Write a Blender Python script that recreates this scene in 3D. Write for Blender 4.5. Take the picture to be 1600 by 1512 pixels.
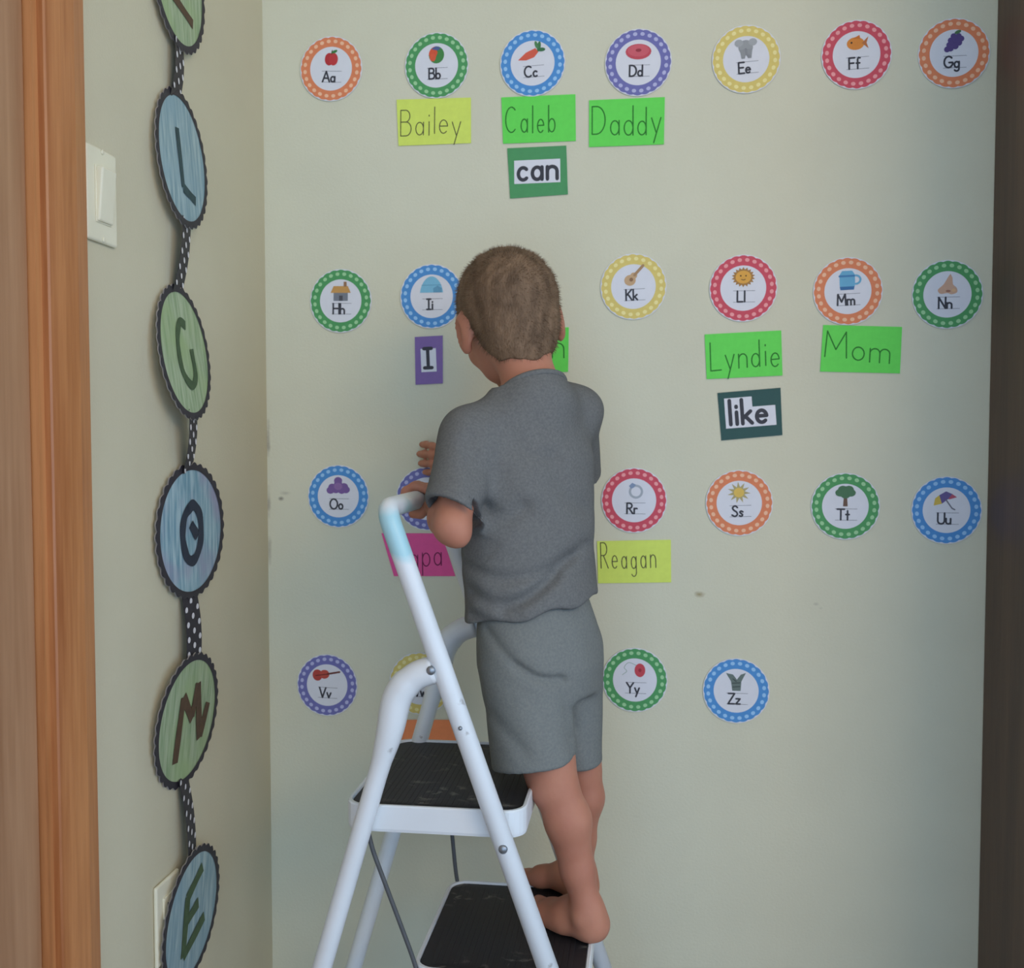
import bpy, bmesh, math, random
import numpy as np
from mathutils import Vector, Matrix

for _o in list(bpy.data.objects):
    bpy.data.objects.remove(_o, do_unlink=True)
random.seed(7)
np.random.seed(7)
S = bpy.context.scene
COL = S.collection
R = math.radians

# ------------------------------------------------------------------ camera
cam_d = bpy.data.cameras.new('camera')
cam_d.sensor_fit = 'HORIZONTAL'
cam_d.sensor_width = 36.0
cam_d.lens = 36.0
cam_d.clip_start = 0.02
cam_d.dof.use_dof = True
cam_d.dof.focus_distance = 1.35
cam_d.dof.aperture_fstop = 8.0
cam = bpy.data.objects.new('camera', cam_d)
cam.location = (0.0, -1.74, 1.08)
cam.rotation_euler = (R(90 - 2.6), 0, R(7.5))
COL.objects.link(cam)
S.camera = cam

# ------------------------------------------------------------------ light
world = bpy.data.worlds.new('world')
S.world = world
world.use_nodes = True
bg = world.node_tree.nodes['Background']
bg.inputs[0].default_value = (0.53, 0.73, 1.0, 1)      # cool daylight filling the open side of the room
bg.inputs[1].default_value = 2.25

def area(name, loc, target, size, power, color):
    d = bpy.data.lights.new(name, 'AREA')
    d.shape = 'RECTANGLE'; d.size, d.size_y = size
    d.energy = power; d.color = color
    o = bpy.data.objects.new(name, d)
    o.location = loc
    o.rotation_euler = (Vector(target) - Vector(loc)).to_track_quat('-Z', 'Y').to_euler()
    COL.objects.link(o)
    return o
area('window_daylight', (1.5, -2.55, 2.2), (-0.3, 0.0, 1.6), (1.1, 1.0), 22, (1.0, 0.60, 0.16))

vs = S.view_settings
vs.view_transform = 'Standard'
vs.look = 'None'
vs.gamma = 1.0
vs.use_curve_mapping = False
vs.exposure = -0.06

# ------------------------------------------------------------------ materials
def lin(c):
    return tuple(((v / 255) / 12.92 if v / 255 <= 0.04045 else ((v / 255 + 0.055) / 1.055) ** 2.4) for v in c)

def nodes_of(m):
    m.use_nodes = True
    nt = m.node_tree
    return nt, nt.nodes, nt.links, nt.nodes['Principled BSDF']

def mat(name, rgb, rough=0.6, var=0.08, scale=40.0, stretch=(1, 1, 1), bump=0.0, bump_scale=None, spec=0.35, rgb2=None, detail=4.0):
    """one colour broken up by procedural noise, with optional fine relief"""
    m = bpy.data.materials.new(name)
    nt, N, L, B = nodes_of(m)
    B.inputs['Roughness'].default_value = rough
    B.inputs['Specular IOR Level'].default_value = spec
    tc = N.new('ShaderNodeTexCoord'); mp = N.new('ShaderNodeMapping')
    mp.inputs['Scale'].default_value = stretch
    L.new(tc.outputs['Object'], mp.inputs[0])
    nz = N.new('ShaderNodeTexNoise'); nz.inputs['Scale'].default_value = scale; nz.inputs['Detail'].default_value = detail
    L.new(mp.outputs[0], nz.inputs['Vector'])
    mx = N.new('ShaderNodeMix'); mx.data_type = 'RGBA'
    a = lin(rgb)
    if rgb2 is None:
        c1 = tuple(v * (1 - var) for v in a); c2 = tuple(min(1, v * (1 + var)) for v in a)
    else:
        c1, c2 = a, lin(rgb2)
    mx.inputs[6].default_value = (*c1, 1); mx.inputs[7].default_value = (*c2, 1)
    mr = N.new('ShaderNodeMapRange'); mr.inputs[1].default_value = 0.3; mr.inputs[2].default_value = 0.7
    L.new(nz.outputs['Fac'], mr.inputs[0]); L.new(mr.outputs[0], mx.inputs[0])
    L.new(mx.outputs[2], B.inputs['Base Color'])
    if bump:
        n2 = N.new('ShaderNodeTexNoise'); n2.inputs['Scale'].default_value = bump_scale or scale * 3; n2.inputs['Detail'].default_value = 3
        L.new(mp.outputs[0], n2.inputs['Vector'])
        bp = N.new('ShaderNodeBump'); bp.inputs['Strength'].default_value = bump; bp.inputs['Distance'].default_value = 0.004
        L.new(n2.outputs['Fac'], bp.inputs['Height']); L.new(bp.outputs[0], B.inputs['Normal'])
    return m

def wall_mat(name, rgb, stains=(), edge=None):
    m = mat(name, rgb, rough=0.75, var=0.025, scale=6, bump=0.12, bump_scale=220, spec=0.2)
    nt, N, L, B = nodes_of(m)
    src = B.inputs['Base Color'].links[0].from_socket
    tc = N.new('ShaderNodeTexCoord')
    nz = N.new('ShaderNodeTexNoise'); nz.inputs['Scale'].default_value = 60; nz.inputs['Detail'].default_value = 5
    L.new(tc.outputs['Object'], nz.inputs['Vector'])
    for (x, z, rx, rz, s, c) in stains:
        sub = N.new('ShaderNodeVectorMath'); sub.operation = 'SUBTRACT'; sub.inputs[1].default_value = (x, 0, z)
        L.new(tc.outputs['Object'], sub.inputs[0])
        sc = N.new('ShaderNodeVectorMath'); sc.operation = 'MULTIPLY'; sc.inputs[1].default_value = (1 / rx, 0, 1 / rz)
        L.new(sub.outputs[0], sc.inputs[0])
        ln = N.new('ShaderNodeVectorMath'); ln.operation = 'LENGTH'; L.new(sc.outputs[0], ln.inputs[0])
        ad = N.new('ShaderNodeMath'); ad.operation = 'MULTIPLY_ADD'; ad.inputs[1].default_value = 1.6
        L.new(nz.outputs['Fac'], ad.inputs[0]); L.new(ln.outputs['Value'], ad.inputs[2])
        mr = N.new('ShaderNodeMapRange'); mr.inputs[1].default_value = 0.8; mr.inputs[2].default_value = 1.8
        mr.inputs[3].default_value = s; mr.inputs[4].default_value = 0
        L.new(ad.outputs[0], mr.inputs[0])
        mx = N.new('ShaderNodeMix'); mx.data_type = 'RGBA'; mx.inputs[7].default_value = (*lin(c), 1)
        L.new(mr.outputs[0], mx.inputs[0]); L.new(src, mx.inputs[6]); src = mx.outputs[2]
    L.new(src, B.inputs['Base Color'])
    return m

def wood_mat(name, dark, light, rough=0.45, sx=26.0, sz=1.2):
    m = bpy.data.materials.new(name)
    nt, N, L, B = nodes_of(m)
    B.inputs['Roughness'].default_value = rough
    tc = N.new('ShaderNodeTexCoord'); mp = N.new('ShaderNodeMapping'); mp.inputs['Scale'].default_value = (sx, sx, sz)
    L.new(tc.outputs['Object'], mp.inputs[0])
    a = N.new('ShaderNodeTexNoise'); a.inputs['Scale'].default_value = 1.0; a.inputs['Detail'].default_value = 5; a.inputs['Distortion'].default_value = 0.6
    b = N.new('ShaderNodeTexNoise'); b.inputs['Scale'].default_value = 7.0; b.inputs['Detail'].default_value = 6
    L.new(mp.outputs[0], a.inputs['Vector']); L.new(mp.outputs[0], b.inputs['Vector'])
    ad = N.new('ShaderNodeMath'); ad.operation = 'MULTIPLY_ADD'; ad.inputs[1].default_value = 0.45
    L.new(b.outputs['Fac'], ad.inputs[0]); L.new(a.outputs['Fac'], ad.inputs[2])
    cr = N.new('ShaderNodeValToRGB')
    cr.color_ramp.elements[0].position = 0.5; cr.color_ramp.elements[0].color = (*lin(dark), 1)
    cr.color_ramp.elements[1].position = 0.95; cr.color_ramp.elements[1].color = (*lin(light), 1)
    L.new(ad.outputs[0], cr.inputs[0]); L.new(cr.outputs[0], B.inputs['Base Color'])
    bp = N.new('ShaderNodeBump'); bp.inputs['Strength'].default_value = 0.08; bp.inputs['Distance'].default_value = 0.002
    L.new(b.outputs['Fac'], bp.inputs['Height']); L.new(bp.outputs[0], B.inputs['Normal'])
    return m

_pm = {}
def paper(rgb, rough=0.6, var=0.03):
    k = (rgb, rough)
    if k not in _pm:
        _pm[k] = mat('paper_%d_%d_%d' % rgb, rgb, rough, var, 90, spec=0.3)
    return _pm[k]

M = {}
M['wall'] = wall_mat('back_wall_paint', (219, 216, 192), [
    (0.089, 0.816, 0.011, 0.006, 0.75, (140, 118, 60)),
    (0.280, 0.804, 0.006, 0.003, 0.35, (150, 142, 132)),
    (0.288, 0.797, 0.004, 0.003, 0.30, (150, 142, 132)),
    (-0.641, 0.972, 0.006, 0.004, 0.65, (95, 90, 84)),
    (-0.632, 0.982, 0.012, 0.004, 0.30, (120, 112, 100)),
    (-0.664, 1.075, 0.005, 0.038, 0.60, (120, 104, 88)),
    (-0.664, 0.965, 0.005, 0.030, 0.50, (120, 104, 88)),
    (-0.664, 0.880, 0.005, 0.030, 0.40, (120, 104, 88))])
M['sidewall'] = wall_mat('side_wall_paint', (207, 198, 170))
M['ceiling'] = mat('ceiling_paint', (226, 224, 214), 0.8, 0.02, 8)
M['floor'] = wood_mat('floor_wood', (88, 72, 58), (112, 94, 76), 0.5, 8, 8)
M['oak'] = wood_mat('oak_trim', (156, 92, 48), (200, 136, 84), 0.38)
M['oak_door'] = wood_mat('oak_door', (150, 104, 70), (186, 142, 106), 0.42, 18, 0.9)
M['dark_wood'] = wood_mat('dark_wood', (70, 51, 40), (94, 70, 54), 0.5, 20, 1.5)
M['baseboard'] = mat('baseboard_paint', (214, 208, 192), 0.5, 0.02, 12)
M['cream'] = mat('cream_plastic', (233, 226, 200), 0.35, 0.02, 20)
M['dark'] = mat('dark_slot', (40, 36, 32), 0.6, 0.05, 20)
M['brass'] = mat('brass', (170, 140, 80), 0.3, 0.05, 40); M['brass'].node_tree.nodes['Principled BSDF'].inputs['Metallic'].default_value = 0.9
M['white_print'] = mat('white_card', (228, 228, 234), 0.5, 0.015, 60)
M['ink'] = mat('printed_ink', (62, 62, 70), 0.6, 0.05, 90)
M['pencil'] = mat('thin_pen_ink', (92, 92, 60), 0.7, 0.1, 200)
M['skin'] = mat('skin', (174, 114, 92), 0.55, 0.07, 14, rgb2=(191, 132, 106), bump=0.03, bump_scale=300, spec=0.3)
M['skin'].node_tree.nodes['Principled BSDF'].inputs['Subsurface Weight'].default_value = 0.12
M['skin'].node_tree.nodes['Principled BSDF'].inputs['Subsurface Scale'].default_value = 0.01
M['hair'] = mat('short_brown_hair', (92, 72, 54), 0.7, 0.2, 60, (1, 1, 0.35), rgb2=(134, 108, 84), bump=0.5, bump_scale=380, spec=0.25)
M['shirt'] = mat('grey_heather_jersey', (103, 103, 102), 0.9, 0.10, 320, rgb2=(117, 117, 114), bump=0.15, bump_scale=700, spec=0.1)
M['shorts'] = mat('grey_jersey', (114, 117, 115), 0.9, 0.08, 300, rgb2=(127, 129, 124), bump=0.15, bump_scale=600, spec=0.1)
M['eye'] = mat('eye_white', (236, 234, 228), 0.2, 0.02, 30)
M['steel'] = mat('rivet_steel', (150, 156, 162), 0.4, 0.1, 60); M['steel'].node_tree.nodes['Principled BSDF'].inputs['Metallic'].default_value = 0.8
M['rod'] = mat('dark_steel_rod', (84, 86, 88), 0.45, 0.1, 60)
M['rubber'] = mat('black_rubber_foot', (38, 38, 40), 0.7, 0.1, 60)

def enamel():
    """white enamelled tube with a band of pale teal overspray near the handle end and small chips"""
    m = mat('white_enamel', (226, 230, 232), 0.35, 0.03, 12, spec=0.5)
    nt, N, L, B = nodes_of(m)
    src = B.inputs['Base Color'].links[0].from_socket
    tc = N.new('ShaderNodeTexCoord'); sx = N.new('ShaderNodeSeparateXYZ'); L.new(tc.outputs['Object'], sx.inputs[0])
    nz = N.new('ShaderNodeTexNoise'); nz.inputs['Scale'].default_value = 28; nz.inputs['Detail'].default_value = 3
    L.new(tc.outputs['Object'], nz.inputs['Vector'])
    ma = N.new('ShaderNodeMath'); ma.operation = 'MULTIPLY_ADD'; ma.inputs[1].default_value = 0.05
    L.new(nz.outputs['Fac'], ma.inputs[0]); L.new(sx.outputs['Z'], ma.inputs[2])
    lo = N.new('ShaderNodeMapRange'); lo.inputs[1].default_value = 0.945; lo.inputs[2].default_value = 0.962
    hi = N.new('ShaderNodeMapRange'); hi.inputs[1].default_value = 1.000; hi.inputs[2].default_value = 1.022; hi.inputs[3].default_value = 1; hi.inputs[4].default_value = 0
    L.new(ma.outputs[0], lo.inputs[0]); L.new(ma.outputs[0], hi.inputs[0])
    mm = N.new('ShaderNodeMath'); mm.operation = 'MULTIPLY'; L.new(lo.outputs[0], mm.inputs[0]); L.new(hi.outputs[0], mm.inputs[1])
    m2 = N.new('ShaderNodeMath'); m2.operation = 'MULTIPLY'; m2.inputs[1].default_value = 0.8; L.new(mm.outputs[0], m2.inputs[0])
    mx = N.new('ShaderNodeMix'); mx.data_type = 'RGBA'; mx.inputs[7].default_value = (*lin((150, 208, 218)), 1)
    L.new(m2.outputs[0], mx.inputs[0]); L.new(src, mx.inputs[6])
    n2 = N.new('ShaderNodeTexNoise'); n2.inputs['Scale'].default_value = 45; n2.inputs['Detail'].default_value = 4
    L.new(tc.outputs['Object'], n2.inputs['Vector'])
    ch = N.new('ShaderNodeMapRange'); ch.inputs[1].default_value = 0.70; ch.inputs[2].default_value = 0.76; ch.inputs[4].default_value = 0.5
    L.new(n2.outputs['Fac'], ch.inputs[0])
    mc = N.new('ShaderNodeMix'); mc.data_type = 'RGBA'; mc.inputs[7].default_value = (*lin((120, 112, 100)), 1)
    L.new(ch.outputs[0], mc.inputs[0]); L.new(mx.outputs[2], mc.inputs[6]); L.new(mc.outputs[2], B.inputs['Base Color'])
    return m
M['enamel'] = enamel()

def tread_mat():
    m = bpy.data.materials.new('black_ribbed_tread')
    nt, N, L, B = nodes_of(m)
    B.inputs['Roughness'].default_value = 0.55
    tc = N.new('ShaderNodeTexCoord')
    mp = N.new('ShaderNodeMapping'); mp.inputs['Scale'].default_value = (9, 13, 9); mp.inputs['Rotation'].default_value = (0, 0, 0.4)
    L.new(tc.outputs['Object'], mp.inputs[0])
    a = N.new('ShaderNodeTexNoise'); a.inputs['Scale'].default_value = 3.0; a.inputs['Detail'].default_value = 8; a.inputs['Distortion'].default_value = 1.6
    L.new(mp.outputs[0], a.inputs['Vector'])
    b = N.new('ShaderNodeTexNoise'); b.inputs['Scale'].default_value = 11; b.inputs['Detail'].default_value = 2
    L.new(tc.outputs['Object'], b.inputs['Vector'])
    r1 = N.new('ShaderNodeMapRange'); r1.inputs[1].default_value = 0.56; r1.inputs[2].default_value = 0.70
    r2 = N.new('ShaderNodeMapRange'); r2.inputs[1].default_value = 0.50; r2.inputs[2].default_value = 0.64
    L.new(a.outputs['Fac'], r1.inputs[0]); L.new(b.outputs['Fac'], r2.inputs[0])
    mm = N.new('ShaderNodeMath'); mm.operation = 'MULTIPLY'; L.new(r1.outputs[0], mm.inputs[0]); L.new(r2.outputs[0], mm.inputs[1])
    m2 = N.new('ShaderNodeMath'); m2.operation = 'MULTIPLY'; m2.inputs[1].default_value = 0.55; L.new(mm.outputs[0], m2.inputs[0])
    mx = N.new('ShaderNodeMix'); mx.data_type = 'RGBA'
    mx.inputs[6].default_value = (*lin((34, 34, 38)), 1); mx.inputs[7].default_value = (*lin((176, 172, 160)), 1)
    L.new(m2.outputs[0], mx.inputs[0]); L.new(mx.outputs[2], B.inputs['Base Color'])
    return m
M['tread'] = tread_mat()

def crayon(name, c1, c2, c3):
    """paper coloured in with vertical pencil strokes"""
    m = bpy.data.materials.new(name)
    nt, N, L, B = nodes_of(m)
    B.inputs['Roughness'].default_value = 0.6
    tc = N.new('ShaderNodeTexCoord'); mp = N.new('ShaderNodeMapping'); mp.inputs['Scale'].default_value = (1, 150, 14)
    L.new(tc.outputs['Object'], mp.inputs[0])
    a = N.new('ShaderNodeTexNoise'); a.inputs['Scale'].default_value = 1.0; a.inputs['Detail'].default_value = 3; a.inputs['Distortion'].default_value = 0.4
    L.new(mp.outputs[0], a.inputs['Vector'])
    b = N.new('ShaderNodeTexNoise'); b.inputs['Scale'].default_value = 14; b.inputs['Detail'].default_value = 2
    L.new(tc.outputs['Object'], b.inputs['Vector'])
    r1 = N.new('ShaderNodeMapRange'); r1.inputs[1].default_value = 0.35; r1.inputs[2].default_value = 0.65; L.new(a.outputs['Fac'], r1.inputs[0])
    r2 = N.new('ShaderNodeMapRange'); r2.inputs[1].default_value = 0.45; r2.inputs[2].default_value = 0.68; r2.inputs[4].default_value = 0.8; L.new(b.outputs['Fac'], r2.inputs[0])
    mx = N.new('ShaderNodeMix'); mx.data_type = 'RGBA'; mx.inputs[6].default_value = (*lin(c1), 1); mx.inputs[7].default_value = (*lin(c2), 1)
    L.new(r1.outputs[0], mx.inputs[0])
    my = N.new('ShaderNodeMix'); my.data_type = 'RGBA'; my.inputs[7].default_value = (*lin(c3), 1)
    L.new(r2.outputs[0], my.inputs[0]); L.new(mx.outputs[2], my.inputs[6]); L.new(my.outputs[2], B.inputs['Base Color'])
    return m
M['crayon_green'] = crayon('green_crayon', (136, 158, 118), (178, 190, 156), (156, 178, 124))
M['crayon_blue'] = crayon('blue_crayon', (120, 150, 160), (170, 190, 190), (138, 166, 176))
M['crayon_mixed'] = crayon('blue_and_lilac_crayon', (112, 152, 168), (172, 196, 202), (156, 150, 176))
M['black_paper'] = mat('black_card', (52, 48, 54), 0.55, 0.1, 60)

# ------------------------------------------------------------------ object helpers
def link(name, me, m=None, parent=None, loc=None):
    o = bpy.data.objects.new(name, me)
    COL.objects.link(o)
    if m is not None and me is not None:
        for k in (m if isinstance(m, (list, tuple)) else [m]):
            me.materials.append(k)
    if parent is not None:
        o.parent = parent
    if loc is not None:
        o.location = loc
    return o

def mesh(name, v, f, smooth=False, mi=None):
    me = bpy.data.meshes.new(name)
    me.from_pydata([tuple(map(float, p)) for p in v], [], f)
    if mi is not None:
        me.polygons.foreach_set('material_index', mi)
    if smooth:
        me.polygons.foreach_set('use_smooth', [True] * len(me.polygons))
    me.update()
    return me

def tag(o, label=None, cat=None, group=None, kind=None):
    if label: o['label'] = label
    if cat: o['category'] = cat
    if group: o['group'] = group
    if kind: o['kind'] = kind
    return o

def empty(name, loc=(0, 0, 0)):
    o = bpy.data.objects.new(name, None); o.location = loc; o.empty_display_size = 0.05
    COL.objects.link(o)
    return o

def box(name, lo, hi, m, parent=None, bevel=0.0, seg=2):
    """a box with its origin at its centre (parents here are never rotated)"""
    bm = bmesh.new()
    bmesh.ops.create_cube(bm, size=1)
    d = [hi[i] - lo[i] for i in range(3)]
    bmesh.ops.scale(bm, vec=d, verts=bm.verts)
    if bevel:
        bmesh.ops.bevel(bm, geom=bm.edges[:], offset=bevel, segments=seg, affect='EDGES', profile=0.5)
    me = bpy.data.meshes.new(name); bm.to_mesh(me); bm.free()
    if bevel:
        me.polygons.foreach_set('use_smooth', [False] * len(me.polygons))
    c = Vector([(hi[i] + lo[i]) / 2 for i in range(3)])
    if parent is not None:
        c = c - parent.location
    return link(name, me, m, parent, c)

def tube(name, pts, rad, m, parent=None, seg=14, closed_ends=True, flat=None):
    """a swept round tube through pts; rad is a number or one per point"""
    P = [Vector(p) for p in pts]
    n = len(P)
    rr = [rad] * n if not isinstance(rad, (list, tuple)) else rad
    v, f = [], []
    t0 = (P[1] - P[0]).normalized()
    u = t0.orthogonal().normalized()
    for i in range(n):
        t = (P[min(i + 1, n - 1)] - P[max(i - 1, 0)]).normalized()
        u = (u - t * u.dot(t)).normalized()
        w = t.cross(u)
        for k in range(seg):
            a = 2 * math.pi * k / seg
            v.append(P[i] + (u * math.cos(a) + w * math.sin(a)) * rr[i])
    for i in range(n - 1):
        for k in range(seg):
            k2 = (k + 1) % seg
            f.append((i * seg + k, i * seg + k2, (i + 1) * seg + k2, (i + 1) * seg + k))
    if closed_ends:
        f.append(tuple(range(seg))[::-1]); f.append(tuple((n - 1) * seg + k for k in range(seg)))
    off = parent.location if parent is not None else Vector((0, 0, 0))
    return link(name, mesh(name, [p - off for p in v], f, True), m, parent)

def smooth_path(pts, n=8):
    """Catmull-Rom through pts"""
    P = [np.array(p, float) for p in pts]
    if len(P) < 3:
        return P
    Q = [2 * P[0] - P[1]] + P + [2 * P[-1] - P[-2]]
    out = []
    for i in range(1, len(Q) - 2):
        for k in range(n):
            t = k / n
            a, b, c, d = Q[i - 1], Q[i], Q[i + 1], Q[i + 2]
            out.append(0.5 * ((2 * b) + (-a + c) * t + (2 * a - 5 * b + 4 * c - d) * t * t + (-a + 3 * b - 3 * c + d) * t ** 3))
    out.append(P[-1])
    return out

def fillet(pts, r, n=6):
    """polyline with rounded corners"""
    P = [Vector(p) for p in pts]
    out = [P[0]]
    for i in range(1, len(P) - 1):
        a = (P[i - 1] - P[i]).normalized(); b = (P[i + 1] - P[i]).normalized()
        s = P[i] + a * r; e = P[i] + b * r
        for k in range(n + 1):
            t = k / n
            out.append((1 - t) ** 2 * s + 2 * t * (1 - t) * P[i] + t * t * e)
    out.append(P[-1])
    return out

# ------------------------------------------------------------------ the setting
LW = -0.666     # left wall plane
def struct(o): o['kind'] = 'structure'; return o
struct(box('wall_back', (LW - 0.12, 0, 0), (2.2, 0.12, 2.44), M['wall']))
# keep the wall's texture coordinates in metres of the room: shift the mesh, not the object
def bake(o):
    d = o.location.copy()
    o.data.transform(Matrix.Translation(d)); o.location = (0, 0, 0)
bake(bpy.data.objects['wall_back'])
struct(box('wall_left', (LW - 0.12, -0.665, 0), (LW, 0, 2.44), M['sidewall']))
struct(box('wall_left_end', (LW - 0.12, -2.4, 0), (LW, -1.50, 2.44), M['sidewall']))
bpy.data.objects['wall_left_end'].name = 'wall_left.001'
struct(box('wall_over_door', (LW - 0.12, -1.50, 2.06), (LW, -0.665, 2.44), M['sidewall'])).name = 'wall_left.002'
struct(box('floor', (LW - 0.12, -2.6, -0.06), (2.2, 0.12, 0), M['floor']))
struct(box('ceiling', (LW - 0.12, -2.6, 2.44), (2.2, 0.12, 2.5), M['ceiling']))
struct(box('baseboard_back', (LW, -0.012, 0), (0.545, 0, 0.085), M['baseboard'], bevel=0.004))
struct(box('baseboard_left', (LW, -0.600, 0), (LW + 0.012, -0.012, 0.085), M['baseboard'], bevel=0.004))

# door casing: a moulded board swept round the opening
def casing(name, pts_yz, inward):
    prof = [(0, 0), (0, 0.012), (0.006, 0.017), (0.030, 0.019), (0.052, 0.016), (0.066, 0.013), (0.073, 0.011), (0.075, 0.009), (0.075, 0)]
    v, f = [], []
    for (y0, z0, sy, sz) in pts_yz:
        for (a, h) in prof:
            v.append((LW + h, y0 + sy * a, z0 + sz * a))
    n = len(prof)
    for i in range(len(pts_yz) - 1):
        for k in range(n - 1):
            f.append((i * n + k, i * n + k + 1, (i + 1) * n + k + 1, (i + 1) * n + k))
    f.append(tuple(range(n))); f.append(tuple((len(pts_yz) - 1) * n + k for k in range(n))[::-1])
    me = mesh(name, v, f)
    bm = bmesh.new(); bm.from_mesh(me); bmesh.ops.recalc_face_normals(bm, faces=bm.faces[:]); bm.to_mesh(me); bm.free()
    return struct(link(name, me, M['oak']))
casing('trim_1', [(-0.602, 0, -1, 0), (-0.602, 2.13, -1, -1), (-1.56, 2.13, 1, -1), (-1.56, 0, 1, 0)], 1)
door = struct(empty('door_1', (LW, -1.08, 0)))
box('jamb', (LW - 0.12, -0.688, 0), (LW + 0.002, -0.666, 2.058), M['oak'], door)
box('jamb', (LW - 0.12, -1.499, 0), (LW + 0.002, -1.477, 2.058), M['oak'], door)
box('jamb', (LW - 0.12, -1.477, 2.038), (LW + 0.002, -0.688, 2.058), M['oak'], door)
box('slab', (LW - 0.045, -1.475, 0.01), (LW - 0.006, -0.690, 2.035), M['oak_door'], door, 0.002)
for z0, z1 in ((0.25, 0.95), (1.1, 1.88)):
    for y0 in (-1.36, -1.04):
        box('panel', (LW - 0.007, y0, z0), (LW + 0.001, y0 + 0.24, z1), M['oak_door'], door, 0.003)
def lathe(name, prof, m, parent, loc, axis='X', seg=20):
    v, f = [], []
    for (r, h) in prof:
        for k in range(seg):
            a = 2 * math.pi * k / seg
            c, s = r * math.cos(a), r * math.sin(a)
            v.append({'X': (h, c, s), 'Y': (c, h, s), 'Z': (c, s, h)}[axis])
    for i in range(len(prof) - 1):
        for k in range(seg):
            k2 = (k + 1) % seg
            f.append((i * seg + k, i * seg + k2, (i + 1) * seg + k2, (i + 1) * seg + k))
    f.append(tuple(range(seg))[::-1]); f.append(tuple((len(prof) - 1) * seg + k for k in range(seg)))
    me = mesh(name, v, f, True)
    bm = bmesh.new(); bm.from_mesh(me); bmesh.ops.recalc_face_normals(bm, faces=bm.faces[:]); bm.to_mesh(me); bm.free()
    L = Vector(loc) - (parent.location if parent is not None else Vector((0, 0, 0)))
    return link(name, me, m, parent, L)
lathe('knob', [(0.026, -0.007), (0.026, 0.0), (0.010, 0.004), (0.010, 0.03), (0.022, 0.036), (0.026, 0.05), (0.018, 0.062), (0.002, 0.065)], M['brass'], door, (LW, -1.41, 1.0))

# tall dark cabinet closing the right end of the wall
cab = empty('tall_cabinet', (0.546, -0.20, 0))
tag(cab, 'tall dark brown wooden cabinet at the right end of the wall', 'cabinet')
box('side_panel', (0.546, -0.40, 0.0), (0.566, -0.002, 2.10), M['dark_wood'], cab, 0.0015)
box('side_panel', (1.226, -0.40, 0.0), (1.246, -0.002, 2.10), M['dark_wood'], cab, 0.0015)
box('back_panel', (0.566, -0.012, 0.06), (1.226, -0.002, 2.08), M['dark_wood'], cab)
box('top_panel', (0.566, -0.40, 2.08), (1.226, -0.002, 2.10), M['dark_wood'], cab)
box('plinth', (0.566, -0.37, 0.0), (1.226, -0.35, 0.08), M['dark_wood'], cab)
for x0 in (0.548, 0.898):
    d = box('door', (x0, -0.421, 0.085), (x0 + 0.346, -0.402, 2.095), M['dark_wood'], cab, 0.002)
    hx = 0.870 if x0 < 0.6 else 0.922
    tube('handle', [Vector(p) - d.location - cab.location for p in fillet([(hx, -0.421, 1.0), (hx, -0.448, 1.0), (hx, -0.448, 1.14), (hx, -0.421, 1.14)], 0.012)], 0.005, M['brass'], None).parent = d

# switch and outlet on the left wall
def wall_plate(name, y, z, label, cat):
    t = tag(empty(name, (LW, y, z)), label, cat)
    box('plate', (LW, y - 0.035, z - 0.057), (LW + 0.006, y + 0.035, z + 0.057), M['cream'], t, 0.0035, 3)
    return t
sw = wall_plate('light_switch', -0.552, 1.374, 'cream rocker light switch on the wall beside the oak door casing', 'light switch')
box('surround', (LW + 0.006, -0.570, 1.340), (LW + 0.0075, -0.534, 1.408), M['cream'], sw, 0.0006)
rk = box('rocker', (LW + 0.004, -0.5685, 1.3415), (LW + 0.0135, -0.5355, 1.4065), M['cream'], sw, 0.002)
rk.rotation_euler = (0, R(5), 0)
for zz in (1.321, 1.427): lathe('screw', [(0.0032, 0.0), (0.0032, 0.0010), (0.002, 0.0015)], M['cream'], sw, (LW + 0.006, -0.552, zz), seg=10)
ot = wall_plate('wall_outlet', -0.409, 0.408, 'cream electrical outlet low on the wall, half behind the lowest letter disc', 'outlet')
for zz in (0.388, 0.428):
    s = box('socket', (LW + 0.005, -0.426, zz - 0.015), (LW + 0.008, -0.392, zz + 0.015), M['cream'], ot, 0.001)
    for yy in (-0.415, -0.403):
        box('slot', (LW + 0.0075, yy - 0.001, zz - 0.003), (LW + 0.0083, yy + 0.001, zz + 0.005), M['dark'], ot)
lathe('screw', [(0.0032, 0.0), (0.0032, 0.0010), (0.002, 0.0015)], M['cream'], ot, (LW + 0.006, -0.409, 0.408), seg=10)

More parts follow.
